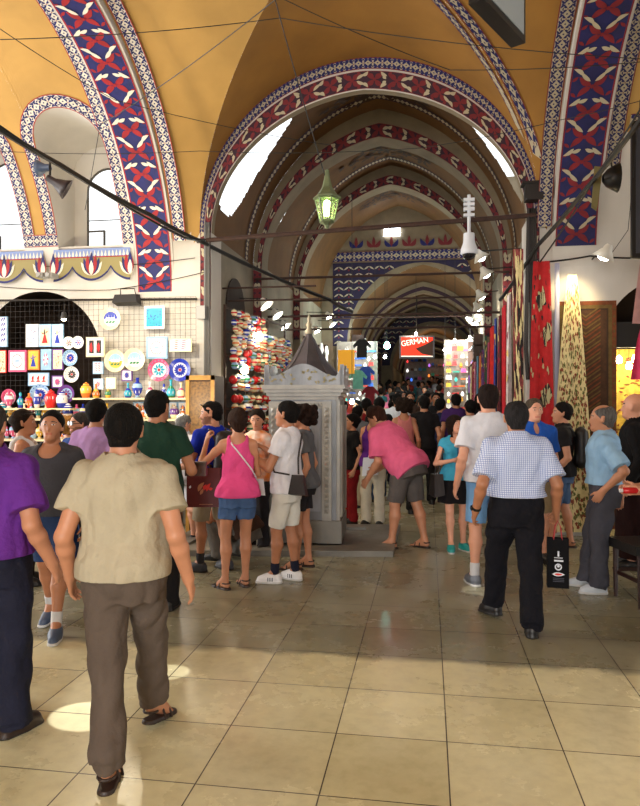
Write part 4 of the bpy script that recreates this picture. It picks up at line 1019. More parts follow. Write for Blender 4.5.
def tile(x0,y0,x1,y1,label,fr_,bg_,fg,fg2,kind,name='painted_tile'):
    a=at_y(x0,y1,YG); c=at_y(x1,y0,YG); o=empty(name,((a.x+c.x)/2,a.y,a.z),0,label,'tile','painted tiles hung on the wire grid')
    wx=(c.x-a.x)*.94; hz=(c.z-a.z)*.95; b=MB(); b.box((-wx/2,-.015,0),(wx/2,.01,hz)); b.build('frame',[fr_],o)
    b=MB(); m=min(wx,hz)*.10; F=lambda u,v,w_:(-wx/2+m+u*(wx-2*m),-.017-w_,m+v*(hz-2*m)); b.add([F(0,0,0),F(1,0,0),F(1,1,0),F(0,1,0)],[(0,1,2,3)],0)
    r=random.Random(int(x0*7+y0))
    def lf(p,q,w2,mi): b.add([F(u,v,.002+.001*mi) for u,v in leaf(p,q,w2,.03,3)],[tuple(range(6))],mi)
    if kind=='flower':
        for k in range(12): a_=2*pi*k/12; lf((.5,.5),(.5+.36*math.cos(a_),.5+.40*math.sin(a_)),.12,1+k%2)
    elif kind=='script':
        for k in range(5):
            z=.14+k*.18; lf((.12,z),(.5,z+.10),.08,1); lf((.5,z),(.88,z+.12),.09,1); lf((.3,z-.02),(.34,z+.14),.05,2)
    elif kind=='dervish':
        b.add([F(.2,.12,.003),F(.8,.12,.003),F(.58,.55,.003),F(.42,.55,.003)],[(0,1,2,3)],1); lf((.5,.5),(.5,.85),.14,2); lf((.45,.58),(.15,.68),.07,1); lf((.55,.58),(.85,.72),.07,1)
    elif kind=='ring':
        for k in range(20): a_=2*pi*k/20; lf((.5+.38*math.cos(a_),.5+.38*math.sin(a_)),(.5+.38*math.cos(a_+.3),.5+.38*math.sin(a_+.3)),.05,1)
        for k in range(5): lf((.35+.1*k*.6,.40),(.45+.1*k*.6,.6),.05,2)
    elif kind=='two':
        for u in (.25,.75):
            b.add([F(u-.16,.1,.002),F(u+.16,.1,.002),F(u+.16,.92,.002),F(u-.16,.92,.002)],[(0,1,2,3)],2); lf((u,.15),(u,.8),.2,1)
    elif kind=='ships':
        for u in (.2,.5,.8): lf((u-.14,.3),(u+.14,.3),.16,1); lf((u,.35),(u+.05,.9),.12,2)
    else:
        for k in range(34): u,v,a_=r.uniform(.05,.9),r.uniform(.05,.9),r.uniform(0,6); lf((u,v),(u+.09*math.cos(a_),v+.09*math.sin(a_)),.06,1+k%2)
    b.build('picture',[bg_,fg,fg2],o); return o
# rail and wire grid
b=MB(); p,q=at_y(-60,301,-.10),at_y(197,299,-.10)
b.tube([p,q],.016,n=8); b.build('rail',[M_iron],label='dark iron rail across the top of the pottery stall',cat='rail')
rt=empty('wire_grid',(0,0,0),0,'black wire grid panel carrying the tiles and plates of the pottery stall','rack')
xa,xb=at_y(-60,300,-.12).x,at_y(196,300,-.12).x; za,zb=1.72,3.17
b=MB()
n=int((xb-xa)/.075)
for i in range(n+1):
    x=xa+(xb-xa)*i/n; b.box((x-.0016,-.121,za),(x+.0016,-.118,zb))
b.build('wires_upright',[M_iron],rt); b=MB(); n=int((zb-za)/.075)
for i in range(n+1): z=za+(zb-za)*i/n; b.box((xa,-.124,z-.0016),(xb,-.121,z+.0016))
b.build('wires_level',[M_iron],rt)
T_=[(0,315,8,347,'tall tile with dark blue script, leftmost on the upper grid',GL,GW,GB,GB,'script'),
(26,323,39,347,'white tile with violet scrollwork, first of the upper three',GW,GW,GV,GL,'mix'),(39,323,52,347,'silver framed tile with a dancer in red, middle of the upper three',GL,GC,GR,GN,'dervish'),(52,323,64,347,'pale tile with a blue robed dervish, last of the upper three',GL,GW,GB,GY,'dervish'),
(-1,349,7,373,'dark red patterned tile at the left end of the second row',GR,GC,GR,GN,'mix'),(8.5,349,27.5,372,'square white tile with a pink wreath circle',GP,GW,GP,GL,'ring'),(28,349,40,370,'yellow tile with a blue vase figure',GO,GY,GB,GB,'dervish'),(41,348,52,370,'light blue tile with a pink blossom',GL,GL,GP,GW,'flower'),(52.5,348,64,370,'purple and red densely patterned tile under the dervish tile',GV,GC,GR,GV,'mix'),
(28,372,50,386,'wide tile with red and white sailing ships',GL,GW,GR,GR,'ships'),(52,375,64,388,'small violet framed tile above the red jar',GV,GW,GV,GP,'flower'),(86,336,105.5,357,'pair of cream panels with a green and a red figure',GC,GW,GR,GN,'two'),
(93,361,104,374,'small grey framed tile with pink lettering',GL,GW,GP,GP,'script'),(93.5,378,104,389.5,'small white tile with a blue rosette',GL,GW,GB,GR,'flower'),(106,377,116.5,389,'small white tile with tiny red and green sprigs',GC,GW,GR,GG,'mix'),
(144,304.6,165.5,329,'large turquoise tile at the top of the bright wall',GW,GT,GB,GT,'mix'),(146,335.5,168.5,359,'large white tile with fine pink and blue border',GL,GW,GP,GL,'ring'),(169,338,192.6,352,'wide white tile with faint pink lettering',GC,GW,GP,GO,'script'),(121.6,369,133,381,'small violet arch shaped tile below the scenic plates',GV,GW,GV,GB,'flower')]
for t in T_: tile(*t)
plate(69.7,343,6.2,'small white plate with dark center left of its twin',GW,GW,GN,dots=6); plate(79,342.5,6.2,'small white plate with blue center right of its twin',GW,GW,GB,dots=6)
plate(71,358,8,'pale blue clock-like plate above another',GL,GW,GB,dots=12); plate(72.5,374.5,8,'white plate with dotted rim, lowest in the column of plates',GW,GW,GN,dots=10)
plate(111,319,11,'round cream rimmed plate with domes under a blue sky, highest of the three scenic plates',GC,GW,GB,scene=1); plate(116,361,11,'cream rimmed scenic plate with yellow ground, left of the overlapping two',GC,GY,GL,scene=1); plate(135,359.6,11,'cream rimmed scenic plate with green trees, right of the overlapping two',GC,GW,GL,scene=1,y=YG-.05)
plate(159.5,370,11,'plate with broad mauve rim and white flowered center',GP,GW,GT,dots=9); plate(180.4,370,11,'white plate covered with cobalt blue leaves',GB,GW,GB,dots=14)
# shelves
M_shelf=mat('painted_shelf',rgb(226,208,170),.6,noise=.1)
shelf_rows=[]
for i,(x0,x1,py,lab) in enumerate(((-60,76,408,'white shelf with red jar under the dark half of the pottery stall'),(78,200,398,'pale shelf of slim vases under the bright half of the pottery stall'),(-60,200,418,'second shelf down of the pottery stall, behind the shoppers'),(-60,200,438,'third shelf down of the pottery stall'),(-60,200,459,'lowest visible shelf of the pottery stall'))):
    a,c=at_y(x0,py,-.35),at_y(x1,py,-.35); b=MB(); b.box((a.x,-.50,a.z-.025),(c.x,-.02,a.z)); b.build('display_shelf',[M_shelf],label=lab,cat='shelf'); shelf_rows.append((a.x,c.x,a.z))
b=MB(); b.box((-3.6,-.52,0),(-.22,-.10,shelf_rows[-1][2]-.03)); b.build('stall_counter',[M_wood],label='wooden counter base below the pottery shelves',cat='counter')
VP={'slim':[(0,0),(.4,0),(.55,.12),(.62,.3),(.45,.5),(.18,.66),(.14,.85),(.24,1),(0.1,1)],'jar':[(0,0),(.42,0),(.60,.3),(.66,.55),(.5,.75),(.3,.8),(.34,.83),(.36,.87),(.1,.96),(.07,1),(0,1)],'bell':[(0,0),(.6,0),(.5,.2),(.42,.5),(.22,.62),(.08,.66),(.07,.95),(0,1)],'tall':[(0,0),(.3,0),(.36,.2),(.5,.45),(.3,.62),(.14,.75),(.22,.9),(.12,1),(0,1)],'ring':[(0,0),(.4,0),(.2,.12),(.5,.3),(.62,.5),(.5,.7),(.16,.8),(.2,1),(0,1)]}
def vase(px,pz0,hpx,kind,ma,mb_,label,y=-.30,z=None,x=None,group='vases on the shelves of the pottery stall',name='ceramic_vase'):
    H_=hpx*PXM*.97 if x is None else hpx
    p=at_y(px,pz0,y) if x is None else Vector((x,y,z)); 
    if z is not None: p.z=z
    o=empty(name,(p.x,p.y,p.z),0,label,'vase',group); pr=VP[kind]
    k=.42 if kind!='jar' else .52
    b=MB(); b.lathe([(r*H_*k,z_*H_) for r,z_ in pr],(0,0,0),14,mis=[0 if (i%3!=1) else 1 for i in range(len(pr)-1)]); b.build('vessel',[ma,mb_],o,smooth=True)
    b=MB()
    for q in range(8):
        a=2*pi*q/8; r=pr[3][0]*H_*k+.003; b.add([(r*math.cos(a+u/r*.8),r*math.sin(a+u/r*.8),pr[3][1]*H_+v) for u,v in leaf((-.0,-.05*H_*2),(0,.05*H_*2),.05*H_,0,3)],[tuple(range(6))])
    b.build('painted_flowers',[GW if ma is not GW else GB],o)
    return o
zs=shelf_rows[0][2]
vase(9,407,18,'ring',GP,GW,'pink and white ring vase at the left end of the shelf',z=zs); vase(20.5,407,16,'tall',GT,GB,'turquoise vase beside the pink ring vase',z=zs); vase(29,407,15,'ring',GO,GR,'orange vase left of the large plate',z=zs)
vase(37,407,19,'tall',GB,GW,'tall pale blue and white vase in front of the large plate',z=zs); vase(51,407,19,'jar',GR,GR,'bright red lidded jar on the left shelf',z=zs); vase(62,407,17,'jar',GW,GB,'white lidded jar with blue foot next to the red jar',z=zs)
plate(10,397,8,'pink flowered plate standing behind the ring vase',GP,GW,GR,dots=8,y=-.2); plate(41,395,11,'big blue and white plate standing on the left shelf',GL,GW,GB,dots=14,y=-.2); plate(67,394,9,'mauve plate leaning behind the white jar',GV,GL,GV,dots=8,y=-.2)
zs=shelf_rows[1][2]
for (x,h_,k,a,c2,l) in ((128,15,'slim',GT,GB,'round turquoise vase, first on the right shelf'),(137.5,20,'ring',GB,GL,'cobalt blue vase with tall neck, second on the right shelf'),(150,16,'slim',GW,GP,'white slim vase with pink bands'),(164,14,'tall',GB,GW,'little blue vase under the mauve rimmed plate'),(171,18,'slim',GT,GG,'sea green bottle vase with long neck'),(181,15,'slim',GC,GP,'cream and pink bottle vase'),(191,17,'bell',GY,GO,'golden bell shaped vase at the right end of the shelf'),(96,14,'slim',GO,GY,'amber vase left of the rosette tile'),(86,16,'jar',GY,GO,'yellow lidded jar at the left end of the right shelf'),(108,9,'jar',GG,GY,'little green jar under the sprig tile')):
    vase(x,397,h_,k,a,c2,l,z=zs)
r=random.Random(5); cols=[GW,GB,GT,GR,GY,GP,GG,GO,GV,GC,GL]
protos={}
for ri in (2,3,4):
    x0,x1,z=shelf_rows[ri]; x=x0+.08
    while x<x1-.05:
        k=r.choice(['slim','jar','tall','ring']); ca=r.choice(cols); hh=r.uniform(.15,.24); key=(k,ca.name)
        if key not in protos:
            o=vase(0,0,.2,k,ca,r.choice([GW,GC,GL]),'small glazed pot among many on the lower stall shelves',x=x,z=z,y=-.30,group='pots on the lower stall shelves',name='ceramic_pot'); protos[key]=o
        else:
            o=copy_tree(protos[key]); o.location=(x,-.30,z)
        s_=hh/.2; o.scale=(s_,s_,s_); x+=.085+r.uniform(0,.05)
for i,(x0,x1,fg) in enumerate(((133,147,GR),(149,160,GT),(169,178,GG),(178,188,GB),(188,197,GO))):
    tile(x0,401,x1,417,['white tile with red strokes leaning on the second shelf','white tile with teal strokes leaning on the second shelf','white tile with green strokes leaning on the second shelf','white tile with blue scroll leaning on the second shelf','cream tile with orange figure at the shelf end'][i],GL,GW,fg,GY,'flower')
point('stall_bulb',at_y(120,290,-1.5),60,(1,.86,.6)); point('stall_bulb',at_y(20,380,-1.3),14,(1,.85,.6)); point('stall_bulb',at_y(175,405,-1.2),14,(1,.85,.6))
# clip lamp on the rail with lit bulb, floodlight
M_bulb=mat('lit_bulb',(1,1,1),.5,emit=(1,.85,.55),estr=30); M_bulbw=mat('lit_bulb_white',(1,1,1),.5,emit=(1,.96,.85),estr=22)
def cliplamp(px,py,y,label):
    p=at_y(px,py,y); o=empty('clip_lamp',p,0,label,'lamp'); b=MB(); b.lathe([(.02,.10),(.03,.09),(.05,0),(.045,0),(.0,.02)],(0,0,0),12); b.build('shade',[M_blk],o)
    b=MB(); b.lathe([(0,-.03),(.022,-.02),(.03,0),(.02,.02),(0,.03)],(0,0,0),10); b.build('bulb',[M_bulb],o); b=MB(); b.tube([(0,0,.09),(-.04,.1,.22)],.008,n=6); b.build('arm',[M_iron],o); point('clip_lamp_light',p+Vector((0,-.1,-.06)),4,(1,.82,.55),.03)
cliplamp(64,319,-.35,'small black clip lamp with a glowing bulb hanging over the tiles')
def flood(px,py,y,label,wd=.36):
    p=at_y(px,py,y); o=empty('floodlight',p,0,label,'lamp'); b=MB(); b.add([(-wd/2,-.12,-.06),(wd/2,-.12,-.06),(wd/2,.04,-.09),(-wd/2,.04,-.09),(-wd/2+.03,-.10,.05),(wd/2-.03,-.10,.05),(wd/2-.03,.06,.07),(-wd/2+.03,.06,.07)],[(0,3,2,1),(4,5,6,7),(0,1,5,4),(1,2,6,5),(2,3,7,6),(3,0,4,7)]); b.build('housing',[M_blk],o)
    b=MB(); b.tube([(-.1,-.02,.06),(-.1,-.02,.14),(.1,-.02,.14),(.12,.0,.04)],.008,n=6); b.build('bracket',[M_iron],o)
flood(128,299,-.22,'black floodlight lying on the rail above the pottery stall')
def camera_box(px,py,y,label):
    p=at_y(px,py,y); o=empty('security_camera',p,0,label,'camera'); b=MB(); b.box((-.05,-.12,-.03),(.05,.06,.03)); b.tube([(0,-.12,0),(0,-.15,0)],.028,n=12); b.build('housing',[mat('grey_plastic',rgb(150,150,150),.5)],o); b=MB(); b.tube([(0,.05,0),(0,.2,.02)],.012,n=6); b.build('bracket',[M_iron],o)
camera_box(44,276,-.2,'small grey camera on the wall under the left window, left of a twin'); camera_box(53,276,-.2,'small grey camera on the wall under the left window, right of a twin')
# wooden frame cabinet at the corner (gold light put into the wood colours)
a=W(-1.62,9.35)
o=empty('corner_cabinet',(.24,-.34,0),0,'wooden display cabinet with golden light painted on its front at the street corner','cabinet')
b=MB(); b.box((-.20,-.25,0),(.14,.25,2.06)); b.build('carcass',[M_wood],o)
b=MB(); b.box((-.20,-.262,.3),(.14,-.252,1.98)); b.build('lattice_panel',[mat('carved_gold_lit_wood',rgb(120,84,34),.5,noise=.6,nscale=30)],o)
b=MB()
for x in (-.22,.12): b.box((x,-.28,0),(x+.05,-.25,2.06))
b.box((-.22,-.28,2.0),(.17,-.25,2.06)); b.build('door_frame',[mat('gold_lit_wood',rgb(176,128,52),.5,noise=.3)],o)
# ---------------------------------------------------------------- ornament rack on the left street wall
rk=empty('ornament_rack',(.14,0,0),-.13,'tall wooden rack of hanging ceramic ornaments along the left street wall','rack')
b=MB()
for y in (.55,1.4,2.3,3.2): b.box((-.03,y-.02,fz(y)),(.0,y+.02,3.15))
for z in (1.2,1.6,2.0,2.4,2.75,3.1): b.box((-.03,.55,z),(.0,3.2,z+.025))
b.build('frame',[M_wood],rk)
orn=[]
for i,(m1,m2) in enumerate(((GC,GR),(GW,GB),(GR,GC),(GC,GO),(GW,GR),(GL,GG),(GB,GW),(GR,GR),(GC,GG))):
    o=empty('ceramic_ornament',(0,0,0),0,'small painted ceramic ball strung on the ornament rack','ornament','ceramic balls strung on the ornament rack'); b=MB()
    b.lathe([(0,-.055),(.03,-.046),(.052,-.015),(.054,.01),(.04,.04),(.012,.052)],(0,0,0),10,mis=[1,0,1,0,0]); b.build('ball',[m1,m2],o,smooth=True); b=MB(); b.lathe([(.014,.05),(.014,.066),(0,.07)],(0,0,0),6); b.build('cap',[M_gilt],o); orn.append(o)
r=random.Random(11); cnt=0
for zi,z in enumerate((3.02,2.90,2.68,2.58,2.34,2.24,2.06,1.94,1.76,1.62,1.44,1.3,2.46,2.78)):
    n=20
    for k in range(n):
        y=.55+2.6*(k+.5)/n+r.uniform(-.02,.02)
        if zi<2 and k>9: continue
        wgt=[0,1,4,4,0,3,3] if zi in (2,3,7,9) else [1,2,3,5,6,7,8,0]
        o=orn[r.choice(wgt)] ; o=copy_tree(o) if cnt>=len(orn) else orn[cnt]; cnt+=1
        o.location=(.21+.131*y+r.uniform(0,.06),y,z+r.uniform(-.02,.02)); s_=r.uniform(.85,1.25); o.scale=(s_,s_,s_)
for (y,z) in ((.8,2.2),(1.4,2.75)):
    o=empty('rack_bulb',(.32+.131*y,y,z),0,'glowing white bulb among the ornaments, %s'%('lower one' if z<2.5 else 'upper one'),'lamp'); b=MB(); b.lathe([(0,-.07),(.05,-.05),(.065,0),(.045,.05),(.02,.08)],(0,0,0),12); b.build('bulb',[M_bulb],o,smooth=True); b=MB(); b.tube([(0,0,.07),(0,0,.16)],.006,n=6); b.build('flex',[M_blk],o); point('rack_bulb_light',(.85,y,z),3.5,(1,.82,.55))
b=MB(); b.M=Matrix.Translation((.005,1.75,0))
pts=[(-.55,1.0),(-.55,3.2)]+[(.55*math.cos(a),3.2+.55*math.sin(a)) for a in np.linspace(pi,0,14)]+[(.55,1.0)]
b.prism([(q[0],q[1]) for q in pts],-.02,lambda u,v,w_:(-w_,u,v)); b.build('shop_arch_opening',[M_dark],label='dark pointed opening above the ornament rack',cat='opening')
# black framed notices further along the left wall
M_parch=mat('parchment',rgb(188,176,140),.7,noise=.25,nscale=12)
for i,(y,l) in enumerate(((3.75,'black framed tall panel, nearer of two on the left street wall'),(4.85,'black framed tall panel, farther of two on the left street wall'))):
    o=empty('framed_panel',(.06,y,0),0,l,'panel'); b=MB(); b.box((-.05,-.32,1.1),(.02,.32,3.0)); b.build('frame',[M_blk],o); b=MB(); b.box((.021,-.15,1.5),(.03,.15,2.8)); b.build('inset',[M_parch],o)
    b=MB(); r=random.Random(i); 
    for k in range(9):
        z=1.6+k*.13; b.add([(.033,q[0],z+q[1]) for q in leaf((-.07,0),(.07,.03),.07,.02,4)],[tuple(range(8))])
    b.build('ornament',[M_blk],o)
# ---------------------------------------------------------------- carpets on the right
def drape(x0,x1,y,z0,z1,amp,name,mats,label,cat,group=None,top=None,F2=None,deco=None,axis='x',seed=0,n=26,m=16):
    """cloth hung from a rail; wavy; real thickness"""
    r=random.Random(seed); ph=[r.uniform(0,6) for _ in range(4)]
    def F(u,v,w_):   # u 0..1 across, v 0..1 up
        tw=1 if top is None else (top+(1-top)*(1-v)**.8)
        uu=.5+(u-.5)*tw; d=amp*(math.sin(u*9+ph[0])+.6*math.sin(u*17+ph[1]+v*2))*(.35+.65*(1-v))
        if axis=='x': return (x0+(x1-x0)*uu, y-d-w_, z0+(z1-z0)*v)
        return (y+d+w_*(1 if axis=='y' else -1), x0+(x1-x0)*uu, z0+(z1-z0)*v)
    b=MB(); b.grid([[F(i/n,j/m,0) for j in range(m+1)] for i in range(n+1)]); b.grid([[F(i/n,j/m,-.008) for j in range(m+1)] for i in range(n+1)],flip=True)
    if deco: deco(b,F)
    return b.build(name,mats,label=label,cat=cat,group=group)
def frame_rect(b,F,u0,v0,u1,v1,t,mi,w_=.004,k=10,ar=1.):
    for (a0,b0,a1,b1) in ((u0,v0,u1,v0+t*ar),(u0,v1-t*ar,u1,v1),(u0,v0,u0+t,v1),(u1-t,v0,u1,v1)):
        b.grid([[F(a0+(a1-a0)*i/k,b0+(b1-b0)*j/k,w_) for j in range(k+1)] for i in range(k+1)],mi)
M_k1=mat('kilim_brown',rgb(74,46,24),.9,noise=.3,nscale=20,bump=.3,bscale=90); M_k2=mat('kilim_rust',rgb(112,58,26),.9,noise=.3,nscale=20); M_k3=mat('kilim_olive',rgb(98,76,34),.9,noise=.3,nscale=20); M_k4=mat('kilim_dark',rgb(48,32,22),.9)
def deco_kilim(b,F):
    frame_rect(b,F,0,0,1,1,.07,1,.003,12,.25); frame_rect(b,F,.07,.018,.93,.982,.06,2,.003,12,.25); frame_rect(b,F,.14,.035,.86,.965,.02,3,.004,12,.25)
    for k in range(24):
        v=.06+k*.037
        for s in (-1,1):
            for q in range(2):
                uu=[.5,.5+s*.24]; vv=[v,v+.045]; t=.008; o=q*.015
                b.add([F(uu[0],vv[0]+o,.005),F(uu[1],vv[1]+o,.005),F(uu[1],vv[1]+o+t,.005),F(uu[0],vv[0]+o+t,.005)],[(0,1,2,3) if s>0 else (3,2,1,0)],1 if (k+q)%2 else 2)
    for k in range(30):
        for u in (.035,.965): 
            v=.02+k*.0325; b.add([F(u-.02,v,.005),F(u,v-.008,.005),F(u+.02,v,.005),F(u,v+.008,.005)],[(0,1,2,3)],2)
pa,pb=at_y(555,302,-.10),at_y(616,302,-.10)
drape(pa.x,pb.x,-.12,.12,pa.z,.004,'kilim_rug',[M_k1,M_k2,M_k3,M_k4],'brown and rust kilim with nested chevrons hung under the right pier lamp','rug',deco=deco_kilim,seed=1)
M_f1=mat('carpet_cream',rgb(220,204,150),.9,noise=.12,nscale=30); M_f2=mat('carpet_wine',rgb(130,64,44),.9); M_f3=mat('carpet_green',rgb(96,98,50),.9)
def deco_floral(b,F,n=420,seed=2,mi=(1,2),sz=.045,um=(.04,.96)):
    r=random.Random(seed)
    for k in range(n):
        u,v,a=r.uniform(*um),r.uniform(.01,.97),r.uniform(0,6.28); p=leaf((0,0),(sz*math.cos(a)*1.6,sz*.25*math.sin(a)),sz*.35,sz*.1,3)
        b.add([F(min(1,max(0,u+q[0])),min(1,max(0,v+q[1])),.004+.0001*(k%40)) for q in p],[tuple(range(6))],r.choice(mi))
pa,pb=at_y(548,276,-.3),at_y(596,500,-.3)
drape(pa.x,pb.x,-.32,.10,pa.z,.014,'floral_carpet',[M_f1,M_f2,M_f3],'cream carpet with dense small flowers, gathered to a point at the top','rug',top=.18,deco=lambda b,F:deco_floral(b,F,900,4,(1,2,1,2),.045),seed=2)
pa,pb=at_y(526,258,-.35),at_y(556,258,-.35)
M_r1=mat('carpet_red',rgb(176,24,28),.9,noise=.2,nscale=20,bump=.3,bscale=80); M_r2=mat('carpet_black',rgb(30,22,22),.9); M_r3=mat('carpet_sage',rgb(170,160,120),.9)
def deco_red(b,F):
    deco_floral(b,F,60,8,(1,2),.06,(0,1))
    r=random.Random(4)
    for (u,v) in ((.5,.86),(.72,.73),(.68,.5),(.5,.32),(.7,.16)):
        for k in range(18):
            a=2*pi*k/18+r.uniform(-.2,.2); L=r.uniform(.16,.3); p=leaf((0,0),(L*math.cos(a),L*.13*math.sin(a)),.05,.01,4)
            b.add([F(min(1,max(0,u+q[0])),v+q[1],.007+.0002*k) for q in p],[tuple(range(8))],1+k%2)
drape(pa.x,pb.x,-.40,.10,3.45,.02,'red_carpet',[M_r1,M_r2,M_r3],'bright red carpet with large dark flower sprays hung at the right street corner','rug',top=.55,deco=deco_red,seed=3)
pa=at_y(520,252,-.30); drape(pa.x-.10,pa.x+.02,-.46,.1,3.6,.01,'patterned_runner',[mat('runner_rose',rgb(150,70,70),.9,noise=.5,nscale=30),M_f1,M_r2],'narrow rose patterned runner left of the bright red carpet','rug',deco=lambda b,F:deco_floral(b,F,160,9,(1,2),.2),seed=5)
b=MB(); p=at_y(556,262,-.28); b.tube([(p.x+.02,-.24,.1),(p.x+.02,-.24,3.45)],.03,n=8); b.build('carpet_roll',[mat('roll_grey',rgb(150,150,170),.8)],label='thin grey rolled carpet standing between red and floral carpets',cat='rug')
# hung textiles along the right wall of the street
TX=[('white',(226,214,214)),('crimson',(190,24,40)),('wine',(92,26,38)),('saffron',(214,140,50)),('royal blue',(40,66,160)),('scarlet',(206,36,30)),('sand',(196,170,120)),('rose',(200,70,110)),('dark green',(38,70,50)),('ivory',(220,208,180)),('violet',(96,50,120)),('orange',(220,110,40)),('black',(28,24,28)),('sky blue',(110,160,200)),('pink',(226,120,160)),('olive',(120,116,60)),('cherry',(150,20,40)),('cream',(230,216,170))]
y=.15
for i,(nm,cc) in enumerate(TX):
    wd=.34 if i<10 else .42; xx=4.22-.02*(i%3); m0=mat('textile_'+nm.replace(' ','_'),rgb(*cc),.85,noise=.3,nscale=14,bump=.3,bscale=60)
    drape(y,y+wd*.9,xx,fz(y)+.35,3.15-.06*(i%4)-.03*i,.03,'hanging_textile',[m0,mat('textile_trim_a',rgb(226,196,120),.9),mat('textile_trim_b',rgb(130,30,50),.9)],'%s cloth hung in the row along the right street wall'%nm,'textile','textiles hung along the right street wall',axis='z',deco=(lambda b,F,i=i:deco_floral(b,F,70,i,(1,2),.10)) if i%2==0 else None,seed=20+i)
    y+=wd+.06
# yellow lit alcove shop on the far right
M_yel=mat('gold_brocade',rgb(214,178,70),.7,noise=.35,nscale=16)
drape(5.42,7.1,.9,.0,2.45,.01,'brocade_curtain',[M_yel,mat('brocade_brown',rgb(120,84,30),.8),M_f2],'gold patterned brocade hung at the back of the right alcove','textile',deco=lambda b,F:deco_floral(b,F,500,33,(1,1,2),.035),seed=9)
b=MB(); b.box((5.40,.2,2.42),(7.1,.26,2.75)); b.build('shop_fascia',[M_blk],label='dark fascia board across the right alcove',cat='board')
for i,(px,py) in enumerate(((619,360),(629,366),(635,359))):
    p=at_y(px,py,.5); o=empty('hanging_bulb',p,0,['left bulb of three in the yellow alcove','middle and lowest bulb of three in the yellow alcove','right bulb of three in the yellow alcove'][i],'lamp','bulbs in the yellow alcove')
    b=MB(); b.lathe([(0,-.05),(.035,-.035),(.045,0),(.03,.035),(.014,.06)],(0,0,0),12); b.build('bulb',[M_bulb],o,smooth=True); b=MB(); b.tube([(0,0,.05),(0,0,2.6-p.z)],.004,n=5); b.build('flex',[M_blk],o)
point('alcove_light',(6.0,.3,2.1),26,(1,.8,.45),.1)
# cloths at the right edge of the frame
for (px,z0,z1,cc,l) in ((632,2.55,3.3,(200,150,150),'faded pink cloth hanging highest at the right edge'),(631,1.95,2.5,(226,60,110),'hot pink garment hanging at the right edge'),(636,1.6,1.95,(232,130,160),'pale pink garment below the hot pink one')):
    p=at_y(px,300,-1.4); drape(p.x,p.x+.4,-1.4,z0,z1,.02,'hanging_garment',[mat('garment_%d%d%d'%cc,rgb(*cc),.85,noise=.2,nscale=10)],l,'garment','garments hanging at the right edge',seed=int(px),top=.5)
o=empty('wall_sign',at_y(637,190,-1.2),0,'narrow dark framed sign hanging high at the right edge','sign'); b=MB(); b.box((-.06,-.03,-.75),(.5,.03,.75)); b.build('frame',[M_blk],o); b=MB(); b.box((-.02,-.035,-.7),(.46,-.031,.7)); b.build('face',[mat('sign_slate',rgb(60,64,76),.4)],o)
# ---------------------------------------------------------------- lamps
def bowl_lamp(p,label,d,group,s=1.):
    o=empty('spotlight',p,0,label,'lamp',group); v=Vector(d).normalized(); q=v.to_track_quat('Z','Y').to_matrix().to_4x4()
    b=MB(); b.M=q; b.lathe([(.03,-.16*s),(.045,-.14*s),(.06,-.10*s),(.13*s,0),(.125*s,0),(.05,-.09*s)],(0,0,0),14); b.build('reflector',[mat('enamel_white',rgb(220,216,205),.4,spec=.6)],o,smooth=True)
    b=MB(); b.M=q; b.lathe([(0,.03),(.05*s,.015),(.075*s,-.02),(0,-.06)],(0,0,0),12); b.build('bulb',[M_bulbw],o,smooth=True)
    b=MB(); wx=(0.0 if p[0]<2.0 else 2*HW); b.tube([tuple(-v*.15*s),(0,0,.12),((wx-p[0]) if p[1]>0 else .05,(0 if p[1]>0 else -p[1]),.14)],.010,n=6); b.build('arm',[M_iron],o)
    l=spot('spotlight_beam',Vector(p)+v*.06,Vector(p)+v*2,9*s,110,(1,.9,.7),.6,.08)
for i,(px,py,z) in enumerate(((267,306,3.32),(278,316,3.32),(286,327,3.28),(318,331,3.6),(330,317,3.95),(333,325,3.95))):
    bowl_lamp(at_z(px,py,z),['white bowl spotlight on the left street wall, nearest','white bowl spotlight on the left street wall, second','white bowl spotlight on the left street wall, third','white bowl spotlight just above the fountain finial','small upper spotlight right of the fountain finial','small lower spotlight right of the fountain finial'][i],(.6,-.1,-.75),'spotlights on the left street wall')
for i,(px,py,z) in enumerate(((482,259,3.86),(487,276,3.86),(482,298,3.86),(479,310,3.9),(478,320,3.7),(472,322,3.8))):
    bowl_lamp(at_z(px,py,z),['white bowl spotlight on the right side of the street, highest in the row','second white bowl spotlight down the right row','third white bowl spotlight down the right row','fourth spotlight down the right row','lowest glaring spotlight of the right row','small far spotlight at the end of the right row'][i],(.5,.1,-.8) if i<5 else (-.5,-.2,-.7),'spotlights on the right side of the street',1+.12*i)
o_=at_y(603,258,-.75); bowl_lamp(o_,'white wall spotlight above the brown kilim on the right pier',(-.35,.25,-.8),None,1.05)
spot('pier_lamp_glow',o_+Vector((-.3,.2,-.05)),(4.9,0,2.9),40,80,(1,.78,.4),.8,.1)
# lantern
p=at_d(327,207,7.0); o=empty('street_lantern',p,0,'green glowing glass lantern hanging on a long cable in the crossing','lantern')
M_lgl=mat('lantern_glass',(.5,.8,.2),.2,emit=rgb(150,200,60),estr=1.1); M_pat=mat('lantern_metal',rgb(110,122,90),.5,metal=.2,noise=.3)
b=MB(); b.lathe([(.02,.38),(.03,.30),(.055,.20),(.11,.12),(.145,.10),(.145,.085),(.12,.09)],(0,0,0),6); b.build('cap',[M_pat],o)
b=MB()
for k in range(6):
    a=2*pi*k/6; b.tube([(.125*math.cos(a),.125*math.sin(a),.09),(.07*math.cos(a),.07*math.sin(a),-.15)],.008,n=5)
b.lathe([(.13,.09),(.135,.08),(.12,.07)],(0,0,0),6); b.lathe([(.075,-.14),(.08,-.16),(.03,-.19),(.012,-.22),(0,-.23)],(0,0,0),6); b.build('frame',[M_pat],o)
b=MB(); b.lathe([(.118,.08),(.066,-.14)],(0,0,0),6); b.build('glass',[M_glass],o)
